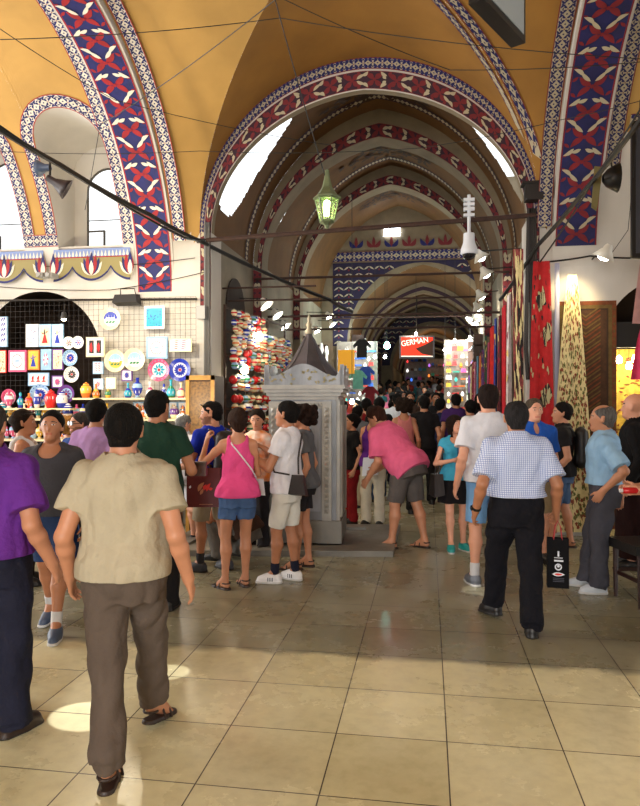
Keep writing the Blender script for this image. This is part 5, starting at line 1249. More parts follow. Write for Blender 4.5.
b=MB(); b.lathe([(0,-.10),(.03,-.09),(.042,0),(.03,.06),(0,.075)],(0,0,0),10); b.build('bulb',[mat('lantern_bulb',(1,1,1),.4,emit=rgb(214,240,130),estr=14)],o,smooth=True)
b=MB(); b.lathe([(.110,.078),(.060,-.138)],(0,0,0),6); b.build('frosted_lining',[M_lgl],o) if False else None
point('lantern_light',p,6,(.72,1,.35),.06)
M_cab=M_blk
def cable(pts,r,label,name='cable'):
    b=MB(); P=[]
    pts=[Vector(q) for q in pts]
    for i in range(len(pts)-1):
        a,c=pts[i],pts[i+1]; L=(c-a).length; n=8
        for k in range(n): t=k/n; P.append(a.lerp(c,t)-Vector((0,0,.03*L*4*t*(1-t)*.5)))
    P.append(pts[-1]); b.tube(P,r,n=6); return b.build(name,[M_cab],label=label,cat='cable')
cable([at_d(272,-12,6.2),at_d(325,176,7.0),p+Vector((0,0,.37))],.006,'long black cable holding the green lantern')
cable([at_d(-30,110,6.0),at_d(60,165,7.0),at_d(150,215,8.3),at_y(200,241,-.15),at_y(330,300,1.6),at_y(352,312,2.6)],.028,'thickest black cable running down from the left edge to the corner')
cable([at_d(-30,105,6.0),at_d(80,178,7.2),at_d(185,238,8.6),at_y(205,240,-.2)],.014,'second black cable just above the thick one')
cable([at_d(275,0,6.2),at_d(100,125,8.6),at_d(85,210,9.2)],.005,'thin wire slanting from the crossing crown to the left window')
cable([at_d(500,-20,4.6),at_d(320,90,6.6),at_d(140,180,8.8)],.004,'thin wire across the crown toward the left band') if False else None
cable([at_d(-20,40,6.0),at_d(280,18,6.6),at_d(660,60,6.2)],.004,'thin wire crossing high under the vault')
cable([at_d(-20,150,8.8),at_d(200,151,8.6),at_d(420,148,8.4),at_d(560,120,7.8),at_d(660,95,7.0)],.004,'thin wire crossing the vault level with the left window')
cable([at_d(275,-5,6.2),at_d(450,70,6.9),at_d(660,60,6.6)],.004,'thin wire from the crown to the right edge')
cable([at_d(-20,15,6.0),at_d(115,100,7.8),at_d(330,145,8.8)],.004,'thin wire from the upper left corner')
cable([at_y(-30,262,-.05),at_y(100,266,-.05),at_y(195,258,-.05)],.005,'thin wire along the wall under the window frieze')
cable([at_y(-30,284,-.05),at_y(110,290,-.05),at_y(205,272,-.05)],.006,'wire along the wall above the pottery stall')
cable([at_d(655,100,5.6),at_d(585,190,7.2),at_y(538,245,-.5),at_y(500,300,1.0)],.026,'thick black cable on the right running down to the corner')
cable([at_d(655,85,5.6),at_d(600,170,6.8),at_y(540,262,-.5)],.010,'thinner black cable on the right beside the thick one')
cable([at_y(545,262,-.3),at_y(590,256,-.3),at_y(640,258,-.6)],.012,'black cable along the right pier at lamp height')
cable([at_y(605,262,-.2),at_y(628,230,-.3),at_d(640,100,6.5)],.004,'thin loose wire hanging on the right wall')
for (sx,xx,l) in ((0,.14,'bundle of cables and pipe on the left street corner'),(1,2*HW-.12,'bundle of dark cables and pipe on the right street corner')):
    b=MB(); r=random.Random(sx)
    for k in range(3 if sx==0 else 5): b.tube([(xx+.03*k-.04,-.05-.01*k,.1 if sx==0 else 2.0),(xx+.03*k-.05+r.uniform(-.02,.02),-.05,2.4),(xx+.02*k-.03,-.06,4.2)],.016 if k else .028,n=6)
    b.build('pipe_bundle',[mat('pipe_grey',rgb(96,94,92),.6) if sx==0 else M_iron],label=l,cat='pipes')
o=empty('junction_box',(.06,-.10,2.95),0,'grey junction box on the pipes of the left corner','box'); b=MB(); b.box((-.06,-.04,-.09),(.06,.04,.09)); b.build('cover',[mat('grey_plastic',rgb(150,150,150),.5)],o)
o=empty('junction_box',(2*HW-.1,-.12,4.38),0,'dark junction box high on the right street corner','box'); b=MB(); b.box((-.11,-.08,-.10),(.11,.08,.10)); b.box((-.15,-.1,.10),(.15,.1,.13)); b.build('cover',[M_iron],o)
# iron ties
M_rust=mat('rusty_iron',rgb(62,38,30),.8,noise=.4,nscale=12)
def tie(a,c,r,l): b=MB(); b.tube([a,c],r,n=8); b.build('tie_rod',[M_rust],label=l,cat='beam')
tie(at_y(197,241,-.06),at_y(536,215,-.06),.032,'dark iron tie rod across the first street arch')
for i,(y,z,l) in enumerate(((2.9,3.95,'iron tie rod across the second street arch'),(6.6,4.1,'iron tie rod across the third street arch'),(3.6,3.35,'thin lamp rail across the street before the panels'),(10.8,4.2,'iron tie rod at the lattice painted wall'),(5.0,3.25,'thin rail across the street at lamp height'))): tie((.05,y,z),(2*HW-.05,y,z),.022,l)
# rails sticking out with lamps on both street walls
for i,(y,z,l) in enumerate(((.9,3.45,'bracket rail over the ornament rack, upper'),(1.2,3.3,'bracket rail over the ornament rack, lower'))): tie((.05,y,z),(1.5,y,z),.014,l)
# dome camera on white pole
p=at_y(469,215,-.12); o=empty('dome_camera',p,0,'white dome camera on a white pole fixed to the iron tie rod','camera'); Mw=mat('camera_white',rgb(208,212,222),.4)
b=MB(); b.tube([(0,0,.26),(0,0,-.26)],.022,n=10); b.build('pole',[Mw],o)
for z in (.06,.12,.18,-.02):
    b=MB(); b.box((-.07,-.03,z),(.07,.03,z+.035)); b.build('clamp',[Mw],o)
b=MB(); b.lathe([(.07,-.24),(.075,-.36),(.105,-.44),(.11,-.50),(.09,-.51)],(0,0,0),18); b.build('housing',[Mw],o,smooth=True)
b=MB(); b.lathe([(.09,-.50),(.075,-.55),(.04,-.58),(0,-.59)],(0,0,0),16); b.build('dome',[mat('dome_black',rgb(20,20,24),.1,spec=.8)],o,smooth=True)
# loudspeaker on the left under the vault
p=at_d(50,172,7.6); o=empty('horn_loudspeaker',p,.5,'dark twin horn loudspeaker hanging by the thick cable in front of the left window','loudspeaker')
b=MB(); b.M=Matrix.Rotation(.5,4,'Y'); b.lathe([(.05,0),(.06,.12),(.12,.26),(.17,.34),(.15,.34),(.06,.14)],(0,0,-.1),16,axis='x'); b.build('horn',[mat('horn_dark',rgb(52,44,48),.5)],o,smooth=True)
b=MB(); b.M=Matrix.Rotation(2.6,4,'Z'); b.lathe([(.05,0),(.06,.08),(.10,.16),(.13,.2),(.11,.2)],(0,0,.07),16,axis='x'); b.build('horn',[mat('horn_blue',rgb(70,84,110),.5)],o,smooth=True)
b=MB(); b.tube([(0,0,-.05),(0,0,.16)],.02,n=6); b.build('bracket',[M_iron],o); o.scale=(.72,.72,.72)
# right floodlight and hanging panel under the vault
p=at_d(613,178,7.0); o=empty('hanging_floodlight',p,0,'black floodlight hanging from the thick cable on the right','lamp'); b=MB(); b.lathe([(.04,-.1),(.09,-.06),(.15,.05),(.14,.05),(.0,.0)],(0,0,0),14,axis='x'); b.build('housing',[M_blk],o,smooth=True); b=MB(); b.tube([(0,0,.0),(-.02,0,.2)],.01,n=5); b.build('bracket',[M_iron],o)
p=at_d(597,185,7.0); b=MB(); b.add([(p.x-.05,p.y,p.z-.2),(p.x,p.y-.01,p.z-.25),(p.x+.06,p.y,p.z+.18),(p.x-.02,p.y+.01,p.z+.2)],[(0,1,2,3)]); b.prism([(-.05,-.22),(.0,-.26),(.06,.18),(-.02,.2)],.012,lambda u,v,w_:(p.x+u,p.y+.02+w_,p.z+v)); b.build('pennant',[mat('pennant_olive',rgb(110,100,60),.8)],label='small olive pennant hanging by the right band',cat='pennant')
p=W(1.12,4.3); o=empty('hanging_sign',(p.x,p.y,0),TH+.9,'dark edged signboard seen from below at the top of the picture','sign')
b=MB(); b.box((-.30,-.05,4.10),(.34,.05,5.3)); b.build('box',[M_blk],o); b=MB(); b.box((-.26,-.056,4.14),(.30,-.051,5.26)); b.build('face',[mat('sign_grey',rgb(150,160,165),.4)],o)
# chair at the right edge
p=ground(617,604); o=empty('wooden_chair',(p.x+.15,p.y-.12,0),TH+.1,'black seated dark wooden chair at the right edge','chair')
M_dw=mat('chair_wood',rgb(48,22,18),.4,noise=.2)
b=MB(); b.box((-.05,-.02,.44),(.44,.42,.52)); b.build('seat',[mat('black_leather',rgb(24,24,26),.4,bump=.1)],o)
for (x,y) in ((0,0),(.40,0),(0,.38),(.40,.38)):
    b=MB(); b.tube([(x,y,0),(x+.0,y,.1),(x,y,.44)],[.016,.02,.026],n=8); b.build('leg',[M_dw],o)
b=MB(); b.box((-.02,-.01,.38),(.42,.02,.44)); b.box((0,.37,.22),(.4,.39,.25)); b.box((0,0,.2),(.02,.38,.23)); b.build('apron',[M_dw],o)
b=MB(); b.tube([(.42,.0,.44),(.46,.0,.95)],.02,n=8); b.tube([(.42,.38,.44),(.46,.38,.95)],.02,n=8); b.box((.44,0,.8),(.47,.38,.97)); b.build('backrest',[M_dw],o)
# screen far down the street
c=at_d(417,347,24.0); o=empty('advertising_screen',c,TH,'lit red screen with pale lettering hanging far down the street','sign')
b=MB(); b.box((-.62,0,-.40),(.62,.1,.40)); b.build('frame',[mat('screen_frame',rgb(120,120,130),.5)],o)
b=MB(); F=lambda u,v,w_:(-.56+u*1.12,-.005-w_,-.34+v*.68)
b.add([F(0,0,0),F(1,0,0),F(1,1,0),F(0,1,0)],[(0,1,2,3)],0); b.add([F(1,0,.003),F(1,.85,.003),F(.75,.62,.003),F(.45,.42,.003),F(.65,.15,.003),F(.95,.05,.003)],[tuple(range(6))],1); b.add([F(0,0,.004),F(1,0,.004),F(1,.04,.004),F(0,.04,.004)],[(0,1,2,3)],2)
b.build('picture',[mat('screen_red',rgb(120,10,0),.5,emit=rgb(232,44,16),estr=1.3),mat('screen_brown',rgb(40,22,14),.5,emit=rgb(60,34,20),estr=.5),mat('screen_pale',rgb(200,200,200),.5,emit=rgb(230,226,200),estr=1.3)],o)
cu=bpy.data.curves.new('lettering','FONT'); cu.body='GERMAN'; cu.size=.30; cu.extrude=.003; t=bpy.data.objects.new('lettering',cu); COL.objects.link(t); me=bpy.data.meshes.new_from_object(t); bpy.data.objects.remove(t); t=link('lettering',me,o,[MATS['screen_pale']]); t.location=(-.55,-.02,.02); t.rotation_euler=(pi/2,-.16,0); t.scale=(.80,.9,1)
b=MB(); b.tube([(0,.05,.4),(0,.05,2.0)],.02,n=6); b.build('hanger',[M_iron],o)
# bulbs and glows far along the street
for i,(px,py,Y,colr,e,l) in enumerate(((416,334,21,(1,1,.7),60,'yellow white bulb hanging above the red screen'),(387,346,19,(.3,1,.8),110,'green glaring lamp left of the red screen'),(375,357,18,(.95,1,1),40,'white lamp below left of the green lamp'),(385,357,18,(.95,1,1),40,'white lamp directly below the green lamp'),(480,341,17,(1,1,.95),160,'brightest white lamp over the right stalls'),(455,341,18,(1,1,.95),60,'white lamp left of the brightest one'),(445,350,19,(1,1,1),30,'small white lamp on the far right pier'),(352,402,13,(.8,1,.9),20,'small lamp low beside the fountain, behind it'),(470,338,19,(1,1,.95),50,'white lamp between the two bright ones on the right'))):
    p=at_d(px,py,Y); o=empty('shop_lamp',p,0,l,'lamp','bare lamps far down the street'); b=MB(); rr=.045 if e<100 else .09; b.lathe([(0,-rr),(rr*.8,-rr*.6),(rr,0),(rr*.7,rr*.7),(rr*.3,rr*1.3)],(0,0,0),12); b.build('bulb',[mat('lamp_glow_%d'%i,(1,1,1),.4,emit=colr,estr=40)],o,smooth=True); b=MB(); b.tube([(0,0,rr),(0,0,5.6-p.z+.02*p.y)],.006,n=5); b.build('flex',[M_blk],o)
    point('shop_lamp_light',p+Vector((0,-.2,0)),e*.22,colr,.12)
# ---------------------------------------------------------------- stalls down the street: racks with bags, garments, cloth stacks, lamps
def pb_bag(m):
    o=empty('handbag',(0,0,0),0); b=MB(); b.add([(-.15,-.05,0),(.15,-.05,0),(.15,.05,0),(-.15,.05,0),(-.12,-.02,.22),(.12,-.02,.22),(.12,.02,.22),(-.12,.02,.22)],[(0,3,2,1),(4,5,6,7),(0,1,5,4),(1,2,6,5),(2,3,7,6),(3,0,4,7)]); b.build('pouch',[m],o); b=MB(); b.tube([(.08*math.cos(a),0,.21+.13*math.sin(a)) for a in np.linspace(0,pi,9)],.008,n=5); b.build('handle',[m],o); return o
def pb_shirt(m):
    o=empty('hanging_shirt',(0,0,0),0); b=MB(); b.prism([(-.2,0),(.2,0),(.19,.38),(.32,.30),(.36,.38),(.16,.56),(.06,.58),(-.06,.58),(-.16,.56),(-.36,.38),(-.32,.30),(-.19,.38)],.04,lambda u,v,w_:(u,w_-.02,v)); b.build('cloth',[m],o); b=MB(); b.tube([(-.12,0,.57),(0,0,.62),(.12,0,.57)],.006,n=5); b.build('hanger',[M_iron],o); return o
def pb_stack(m):
    o=empty('folded_cloth',(0,0,0),0); b=MB()
    b.M=Matrix.Rotation(0,4,'Z'); n=10; pr=[(-.16,.0),(.14,.0),(.165,.025),(.165,.045),(.14,.07),(-.16,.07)]
    b.prism(pr,.26,lambda u,v,w_:(u,w_-.13,v)); b.build('fold',[m],o); return o
def pb_lamp(m):
    o=empty('mosaic_lamp',(0,0,0),0); b=MB(); b.lathe([(0,-.13),(.06,-.10),(.10,0),(.06,.09),(.03,.12),(.04,.15)],(0,0,0),12); b.build('globe',[m],o,smooth=True); b=MB(); b.tube([(0,0,.15),(0,0,.4)],.005,n=5); b.build('chain',[M_iron],o); return o
cl=[(232,60,60),(60,110,220),(240,236,230),(250,190,60),(60,170,150),(230,90,160),(120,70,40),(30,30,36),(150,90,190),(240,130,50),(90,160,230),(200,200,190)]
kinds=[('handbag','bag',pb_bag,'handbag hanging in the crowded stalls far down the street'),('shirt','shirt',pb_shirt,'shirt hanging in the crowded stalls far down the street'),('cloth','cloth',pb_stack,'folded cloth in the crowded stalls far down the street'),('lamp','lamp',pb_lamp,'small coloured globe lamp hanging in the stalls far down the street')]
PR={}
def goods(k,ci,loc,rz,s,side):
    nm,cat_,f,lab=kinds[k]; key=(k,ci); lb=lab.replace('in the','on the %s in the'%side) if False else lab
    if key not in PR:
        m=mat('goods_%d_%d'%(k,ci),rgb(*cl[ci]),.7,noise=.2,nscale=8,**({'emit':rgb(*cl[ci]),'estr':1.2} if k==3 else {})); o=f(m); PR[key]=o
    else: o=copy_tree(PR[key])
    tag(o,lab,cat_,nm+'s in the far stalls'); o.location=loc; o.rotation_euler=(0,0,rz); o.scale=(s,s,s)
r=random.Random(21)
def rack(x,y0,y1,side,z0=.0,rows=(.55,1.0,1.45,1.9,2.35,2.75),lab='',face=1,kset=(0,0,1,2,3),dens=.36):
    f0=fz((y0+y1)/2); o=empty('stall_shelving',(x,0,f0),0,lab,'shelving'); b=MB(); d=.35*(-1 if side=='right' else 1)
    for z in rows: b.box((min(x,x+d)-x,y0,z-.03),(max(x,x+d)-x,y1,z))
    for yy in (y0,y1-.04): b.box((min(0,d),yy,0),(max(0,d),yy+.04,3.0))
    b.build('frame',[M_wood],o)
    for z in rows:
        y=y0+.15
        while y<y1-.2:
            k=r.choice(kset); ci=r.randrange(12); s_=r.uniform(.8,1.05)
            xx=x+d*.52; zz=f0+z+.012
            if k==1: zz-=.3; xx=x+d*1.15; s_*=.75
            if k==3: zz+=.06; xx=x+d*.6; s_*=.5
            goods(k,ci,(xx,y,zz),pi/2*(1 if side=='left' else -1),s_,side); y+=dens*r.uniform(.7,1.2)
rack(.02,7.3,9.9,'left',lab='shelves of bright goods before the lattice wall on the left',dens=.42)
rack(2*HW-.02,7.4,9.5,'right',lab='shelves of bright goods before the lattice wall on the right',dens=.42)
rack(C2-2.13,11.4,19.5,'left',lab='long shelves of bags and clothes on the left of the far stretch',dens=.62)
rack(C2+2.13,11.4,19.5,'right',lab='long shelves of bags and clothes on the right of the far stretch',dens=.62)
# stall fronts facing us (jutting counters) in the far street
def front_stall(x0,x1,y,lab,ks=(0,1,2,3),rows=(1.5,1.95,2.4,2.85),cs=range(12),light=0):
    if light: point('stall_front_fill',((x0+x1)/2,y-.9,fz(y)+2.6),light,(1,.97,.9),.1)  # added point light brightening the stall front, no fitting of its own
    f0=fz(y); o=empty('market_stall',((x0+x1)/2,y,f0),0,lab,'stall'); b=MB(); hw_=(x1-x0)/2; b.box((-hw_,0,0),(hw_,.5,1.05)); b.build('counter',[M_wood],o); b=MB(); b.box((-hw_,.45,1.05),(hw_,.5,max(rows)+.25)); b.build('back',[mat('stall_backcloth',rgb(150,140,130),.9,noise=.3)],o)
    for z in rows:
        x=x0+.12
        while x<x1-.08:
            k=r.choice(ks); s_=r.uniform(.42,.62); goods(k,r.choice(list(cs)),(x,y+(.25 if k!=1 else .1),f0+z-(.28 if k==1 else .08)),0,s_,''); x+=.19*r.uniform(.8,1.1)
front_stall(.5,1.7,10.3,'blue and white stall front on the left before the far stretch',(0,3,2,2),(1.2,1.4,1.6,1.8,2.0,2.2,2.4,2.6,2.8),(1,2,10,2,11,4,2,0),45)
front_stall(3.6,4.4,9.9,'bright stall front under the white lamps on the right',(0,2,3,0,2),(1.2,1.4,1.6,1.8,2.0,2.2,2.4,2.6,2.8),(2,5,3,0,2,9,11,4),55)
front_stall(2.15,3.1,20.6,'brown bag stall front below the red screen',(0,0,3),(1.3,1.7,2.1,2.5))
front_stall(2.9,4.6,24.0,'orange lit stall front at the far end',(0,3,2),(1.3,1.8,2.3))
for p,e,cc in (((1.3,10.6,3.6),130,(.85,.95,1)),((4.1,9.8,3.7),160,(1,.95,.85)),((2.6,15,4.2),150,(1,.85,.6)),((3.2,22.5,4.3),120,(1,.75,.45)),((3.2,29,4.2),120,(1,.8,.5)),((2.3,6,4.0),40,(1,.85,.6))): point('street_lamp_light',p,e*.16,cc,.15)
# garments hanging on the left before the stalls (green lit)
for i,(px,py,y,cc,l) in enumerate(((362,345,6.8,(30,34,40),'black garment hanging at the left of the stalls, topmost'),(366,372,7.0,(50,90,200),'blue garment hanging at the left of the stalls'),(358,376,6.6,(120,200,180),'pale green garment hanging at the left of the stalls'),(370,392,7.2,(140,30,40),'dark red garment hanging lowest at the left of the stalls'))):
    p=at_y(px,py,y); o=pb_shirt(mat('garm%d'%i,rgb(*cc),.8,noise=.2)); tag(o,l,'garment','garments hanging at the left of the stalls'); o.location=(p.x,p.y,p.z-.3); o.scale=(.6,.6,.75)
b=MB(); p=at_y(338,350,6.5); b.box((p.x,6.5,p.z-.55),(p.x+.38,6.56,p.z)); b.build('yellow_panel',[mat('panel_yellow',rgb(226,168,40),.6,emit=rgb(226,150,30),estr=.35)],label='yellow panel behind the fountain roof on the left',cat='sign')  # glow added to a plain yellow panel
# ---------------------------------------------------------------- the shoppers
def at(px,Y,top=None):
    p=W((px-320)/FPX*Y,Y); return (p.x,p.y,fz(p.y)), (None if top is None else CZ+(403-top)/FPX*Y)
D=math.radians
def Wp(root,l): return Matrix.Translation(root.location)@Matrix.Rotation(root.rotation_euler[2],4,'Z')@Vector([float(v) for v in l])
def PP(label,px,Y,top,rel,**k):
    pos,H=at(px,Y,top); return person(label,pos,TH+D(rel),H,**k)
BR=rgb(38,26,20); BK=rgb(20,17,16); GY_=rgb(120,116,112); DG=rgb(60,56,54)
sh=lambda n,*c: mat('shoe_'+n,rgb(*c),.5,noise=.1)
brown_s=sh('brown',46,30,24)
# 1 foreground man
a1,_=PP('man walking away in a beige t-shirt and grey brown trousers, nearest to the camera',124,3.25,398,0,bulk=1.12,vox=.006,tone='tan',shirt=cloth('beige',rgb(176,166,144)),pants=cloth('grey_brown',rgb(92,80,72)),hem=-.06,hair='short',haircol=BK,
   lf=(.005,-.27,0),rf=(.055,.36,.035),toes=(6,-22),la=(.10,.06,-.50,-1),ra=(.13,.02,-.50,-1),shoe='sandal',shoemat=brown_s,hand=(.2,.2),pease=.018,ease=.016,sleeve=.60,headrot=(4,0,0),folds=1.2)
# 2 purple shirt
PP('man in a purple t-shirt and dark jeans cut off by the left edge',-12,3.5,396,-6,bulk=1.2,vox=.007,tone='tan',shirt=cloth('purple',rgb(98,44,140)),pants=cloth('dark_jeans',rgb(30,32,50)),hem=-.02,hair='short',haircol=DG,
   lf=(-.12,.30,0),rf=(.13,-.0,0),toes=(5,-25),ra=(.14,.05,-.49,-1),la=(.1,.1,-.48,-1),sleeve=.75,ease=.022,pease=.028,shoemat=brown_s,solem=sh('sole',30,22,18))
# 3 grey tee
PP('young man facing the camera in a charcoal scoop neck t-shirt and denim shorts',52,5.05,407,184,vox=.007,tone='olive',shirt=cloth('charcoal',rgb(66,66,74)),neck='scoop',pants=cloth('denim',rgb(44,66,110),n=.3),ptype='shorts',leglen=.46,hair='short',haircol=BK,
   lf=(-.08,.16,0),rf=(.09,-.28,.02),shoe='sneaker',shoemat=sh('slate',70,84,110),solem=sh('white',200,200,200),sock=cloth('sockw',rgb(210,210,214)),belt=M_blk,hem=-.04,headrot=(-6,0,4),beard=False,bulk=1.03)
# 4 green tee
a4,J4=PP('tall man seen from behind in a dark green t-shirt in front of the pottery stall',157,5.6,387,0,vox=.008,tone='olive',shirt=cloth('dark_green',rgb(28,58,46)),pants=cloth('black',rgb(26,24,26)),hair='short',haircol=BK,headrot=(0,0,-25),ra=(.03,.27,-.24,-1),hand=(.4,.8),bulk=1.05)
p=Wp(a4,J4['hands'][1]); o=empty('leather_wallet',(p.x+.03,p.y-.02,p.z-.04),TH,'brown leather pouch held by the man in dark green','pouch'); b=MB(); b.box((-.05,-.04,-.07),(.13,.03,.05)); b.build('pouch_body',[mat('brown_leather',rgb(80,38,26),.45,bump=.2)],o); b=MB(); b.box((-.05,-.045,.02),(.13,-.04,.05)); b.build('flap',[M_wood],o)
# 5 lavender
PP('man in a lavender shirt standing close behind the head of the beige t-shirt man',97,6.3,396,-10,vox=.010,tone='olive',shirt=cloth('lavender',rgb(176,140,196)),pants=cloth('black',rgb(26,24,26)),hair='short',haircol=BK)
# 6 moustache
PP('man with moustache and glasses in a blue t-shirt looking over from the stall',80,7.0,410,160,vox=.010,tone='tan',shirt=cloth('royal',rgb(32,62,128)),pants=cloth('denim',rgb(44,66,110)),hair='short',haircol=DG,beard=True,glasses=True,headrot=(0,0,-25))
# 7 woman white tank
PP('woman in a white tank top with sunglasses pushed up on dark hair, facing right',24,6.4,407,-75,sex='f',vox=.009,tone='tan',shirt=cloth('white',rgb(216,216,222)),neck='tank',sleeve=0,pants=cloth('black',rgb(26,24,26)),hair='bun',haircol=BR,shades=True,bulk=1.12,headrot=(0,0,-8))
# 8 blond
PP('person with light curly hair partly hidden by the shoppers at the pottery stall',70,7.7,414,-60,sex='f',vox=.012,tone='fair',shirt=cloth('cream_top',rgb(220,200,160)),pants=cloth('denim',rgb(44,66,110)),hair='curly',haircol=rgb(170,120,60))
# 9 older white shirt
a9,J9=PP('grey haired man in white shirt and white shorts browsing the pottery stall',183,8.3,412,-28,vox=.009,tone='fair',bulk=1.12,shirt=cloth('white_shirt',rgb(220,224,236)),collar=True,pants=cloth('white_shorts',rgb(214,216,224)),ptype='shorts',leglen=.46,hair='short',haircol=rgb(130,130,130),headrot=(18,0,-20),lf=(-.1,.0,0),rf=(.1,.1,0),hem=-.10,sleeve=.7)
# 10 blue tee man
a10,J10=PP('bearded man in a cobalt blue t-shirt and khaki shorts with sunglasses on his head',212,6.9,398,48,vox=.008,tone='tan',shirt=cloth('cobalt',rgb(18,44,170)),pants=cloth('khaki',rgb(172,160,138)),ptype='shorts',leglen=.48,pease=.028,hair='buzz',haircol=BK,beard=True,shades=True,headrot=(6,0,48),
   la=(.05,.30,-.34,-1),ra=(.06,.26,-.36,-1),lf=(-.11,.05,0),rf=(.14,-.08,0),toes=(25,0),shoe='sneaker',shoemat=sh('dgrey',58,62,74),sock=cloth('sock_dark',rgb(60,60,66)),hand=(.8,.8))
# 11 pink tank
a11,J11=PP('woman seen from behind in a hot pink tank top and denim shorts',238,6.25,405,6,sex='f',vox=.007,tone='tan',bulk=1.02,shirt=cloth('hot_pink',rgb(236,84,150)),neck='tank',sleeve=0,hem=-.08,pants=cloth('light_denim',rgb(80,110,160),n=.35),ptype='shorts',leglen=.30,pease=.014,hair='bun',haircol=rgb(52,34,26),
   la=(.16,.10,.02,.9,-.1,-1.0),ra=(-.02,.30,-.22,-1),lf=(-.12,-.03,0),rf=(.07,.06,0),toes=(38,18),shoe='sandal',shoemat=brown_s,headrot=(8,0,12),hand=(.7,.5),handdir=((-.2,.1,1),None),palm=((-1,.4,0),None))
# 12 white tee man
a12,J12=PP('man in white t-shirt and white cargo shorts with striped white sneakers, facing left',287,6.45,398,72,vox=.007,tone='olive',shirt=cloth('white_tee',rgb(226,226,236)),pants=cloth('white_cargo',rgb(222,220,214)),ptype='shorts',leglen=.46,pease=.026,hem=-.10,hair='short',haircol=BK,
   la=(.02,.32,-.14,.3,-.5,-1),ra=(-.02,.30,-.12,.3,-.5,-1),lf=(-.07,.10,0),rf=(.10,-.05,0),toes=(12,-12),shoe='sneaker',shoemat=sh('white_leather',232,232,236),solem=sh('white',200,200,200),sock=cloth('navy_sock',rgb(30,32,50)),hand=(.3,.4),beard=False,extra={'stripes':1},handdir=((-.1,.8,.5),(-.1,.8,.5)),palm=((0,.2,-1),(0,.2,-1)))
# 13 curly hair woman
PP('woman with dark curly hair in a grey top half hidden behind the white t-shirt man',303,7.0,402,80,sex='f',vox=.009,tone='tan',shirt=cloth('grey_top',rgb(96,98,104)),pants=cloth('dark_shorts',rgb(40,38,42)),ptype='shorts',leglen=.35,hair='curly',haircol=rgb(40,24,18),shoe='sandal',shoemat=brown_s,lf=(-.08,.05,0),rf=(.08,-.05,0))
# 14 orange woman, seated man
PP('woman in an orange and white top facing the group beside the fountain',257,7.85,407,150,sex='f',vox=.010,tone='tan',shirt=cloth('orange_white',rgb(226,130,60),c2=rgb(230,226,220)),pants=cloth('dark_shorts',rgb(40,38,42)),hair='bun',haircol=BR,headrot=(10,0,20),la=(.02,.25,-.25,-1),ra=(.02,.25,-.25,-1))
sp_=W((246-320)/FPX*7.25,7.25)
person('man in grey trousers crouching on the kerb of the fountain behind the pink top',(sp_.x,sp_.y,.03),TH+D(70),1.70,vox=.010,tone='tan',pelz=.36,lean=.55,shirt=cloth('brown_shirt',rgb(74,54,44)),pants=cloth('stone_grey',rgb(112,110,106)),hair='short',haircol=BK,lf=(-.14,.26,0),rf=(.13,.16,0),la=(.0,.34,-.20,-1),ra=(.0,.34,-.2,-1))
# 15 pink polo bending
a15,J15=PP('man bending forward in a pink polo shirt and grey shorts beside the fountain',407,8.0,390,50,vox=.008,tone='tan',bulk=1.20,lean=.74,pelz=.93,shirt=cloth('pink_polo',rgb(226,100,140)),collar=True,neck='polo',sleeve=.85,ease=.026,hem=-.14,pants=cloth('grey_shorts',rgb(92,86,84)),ptype='shorts',leglen=.47,pease=.034,hair='short',haircol=rgb(60,34,24),headrot=(22,0,20),
   la=(.03,.10,-.50,-1),ra=(-.02,.22,-.42,-1),lf=(-.15,.10,0),rf=(.12,-.16,0),toes=(30,0),shoe='sandal',shoemat=sh('dark_sandal',34,24,22))
# 16
a16,J16=PP('woman in a purple top and cream trousers behind the man in pink polo',373,9.4,404,160,sex='f',vox=.011,tone='tan',shirt=cloth('violet_top',rgb(96,40,130)),neck='tank',sleeve=0,pants=cloth('cream_trousers',rgb(200,190,170)),hair='bun',haircol=BR,la=(.0,.2,-.2,-1),ra=(.0,.2,-.24,-1),headrot=(30,0,0),glasses=True)
# 17
PP('person in black top and deep red trousers behind the right side of the fountain',352,9.6,412,100,sex='f',vox=.012,tone='tan',shirt=cloth('black',rgb(26,24,26)),pants=cloth('deep_red',rgb(130,24,30)),hair='bun',haircol=BK)
# 18 woman blue top
a18,J18=PP('woman with bobbed dark hair, turquoise top and black skirt standing with folded arms',455,7.9,413,186,sex='f',vox=.008,tone='fair',shirt=cloth('turquoise',rgb(70,170,206)),neck='scoop',sleeve=.25,hem=-.06,pants=cloth('black_skirt',rgb(22,20,24)),ptype='skirt',leglen=.40,hair='bob',haircol=rgb(40,24,20),
   la=(-.06,.17,-.24,.6,-.2,-.6),ra=(-.08,.20,-.21,.6,-.2,-.6),handdir=((-1,.15,.05),(-1,.15,.05)),palm=((0,-1,0),(0,-1,0)),lf=(-.09,.05,0),rf=(.09,.12,0),toes=(14,-14),shoe='sneaker',shoemat=sh('teal',24,150,150),solem=sh('white',200,200,200),headrot=(-10,0,10))
# 19 tall white tee
PP('very tall man seen from behind in a plain white t-shirt and pale blue shorts',488,6.4,381,2,vox=.007,tone='fair',bulk=1.0,shirt=cloth('white_tee2',rgb(222,224,236)),pants=cloth('pale_blue',rgb(120,170,224)),ptype='shorts',leglen=.46,pease=.026,ease=.020,sleeve=.7,hem=-.07,hair='short',haircol=rgb(36,26,24),
   lf=(-.13,-.05,0),rf=(.16,.18,0),la=(.10,.04,-.52,-1),shoe='sneaker',shoemat=sh('grey_sn',96,100,110),solem=sh('white',200,200,200),sock=cloth('sockw',rgb(210,210,214)))
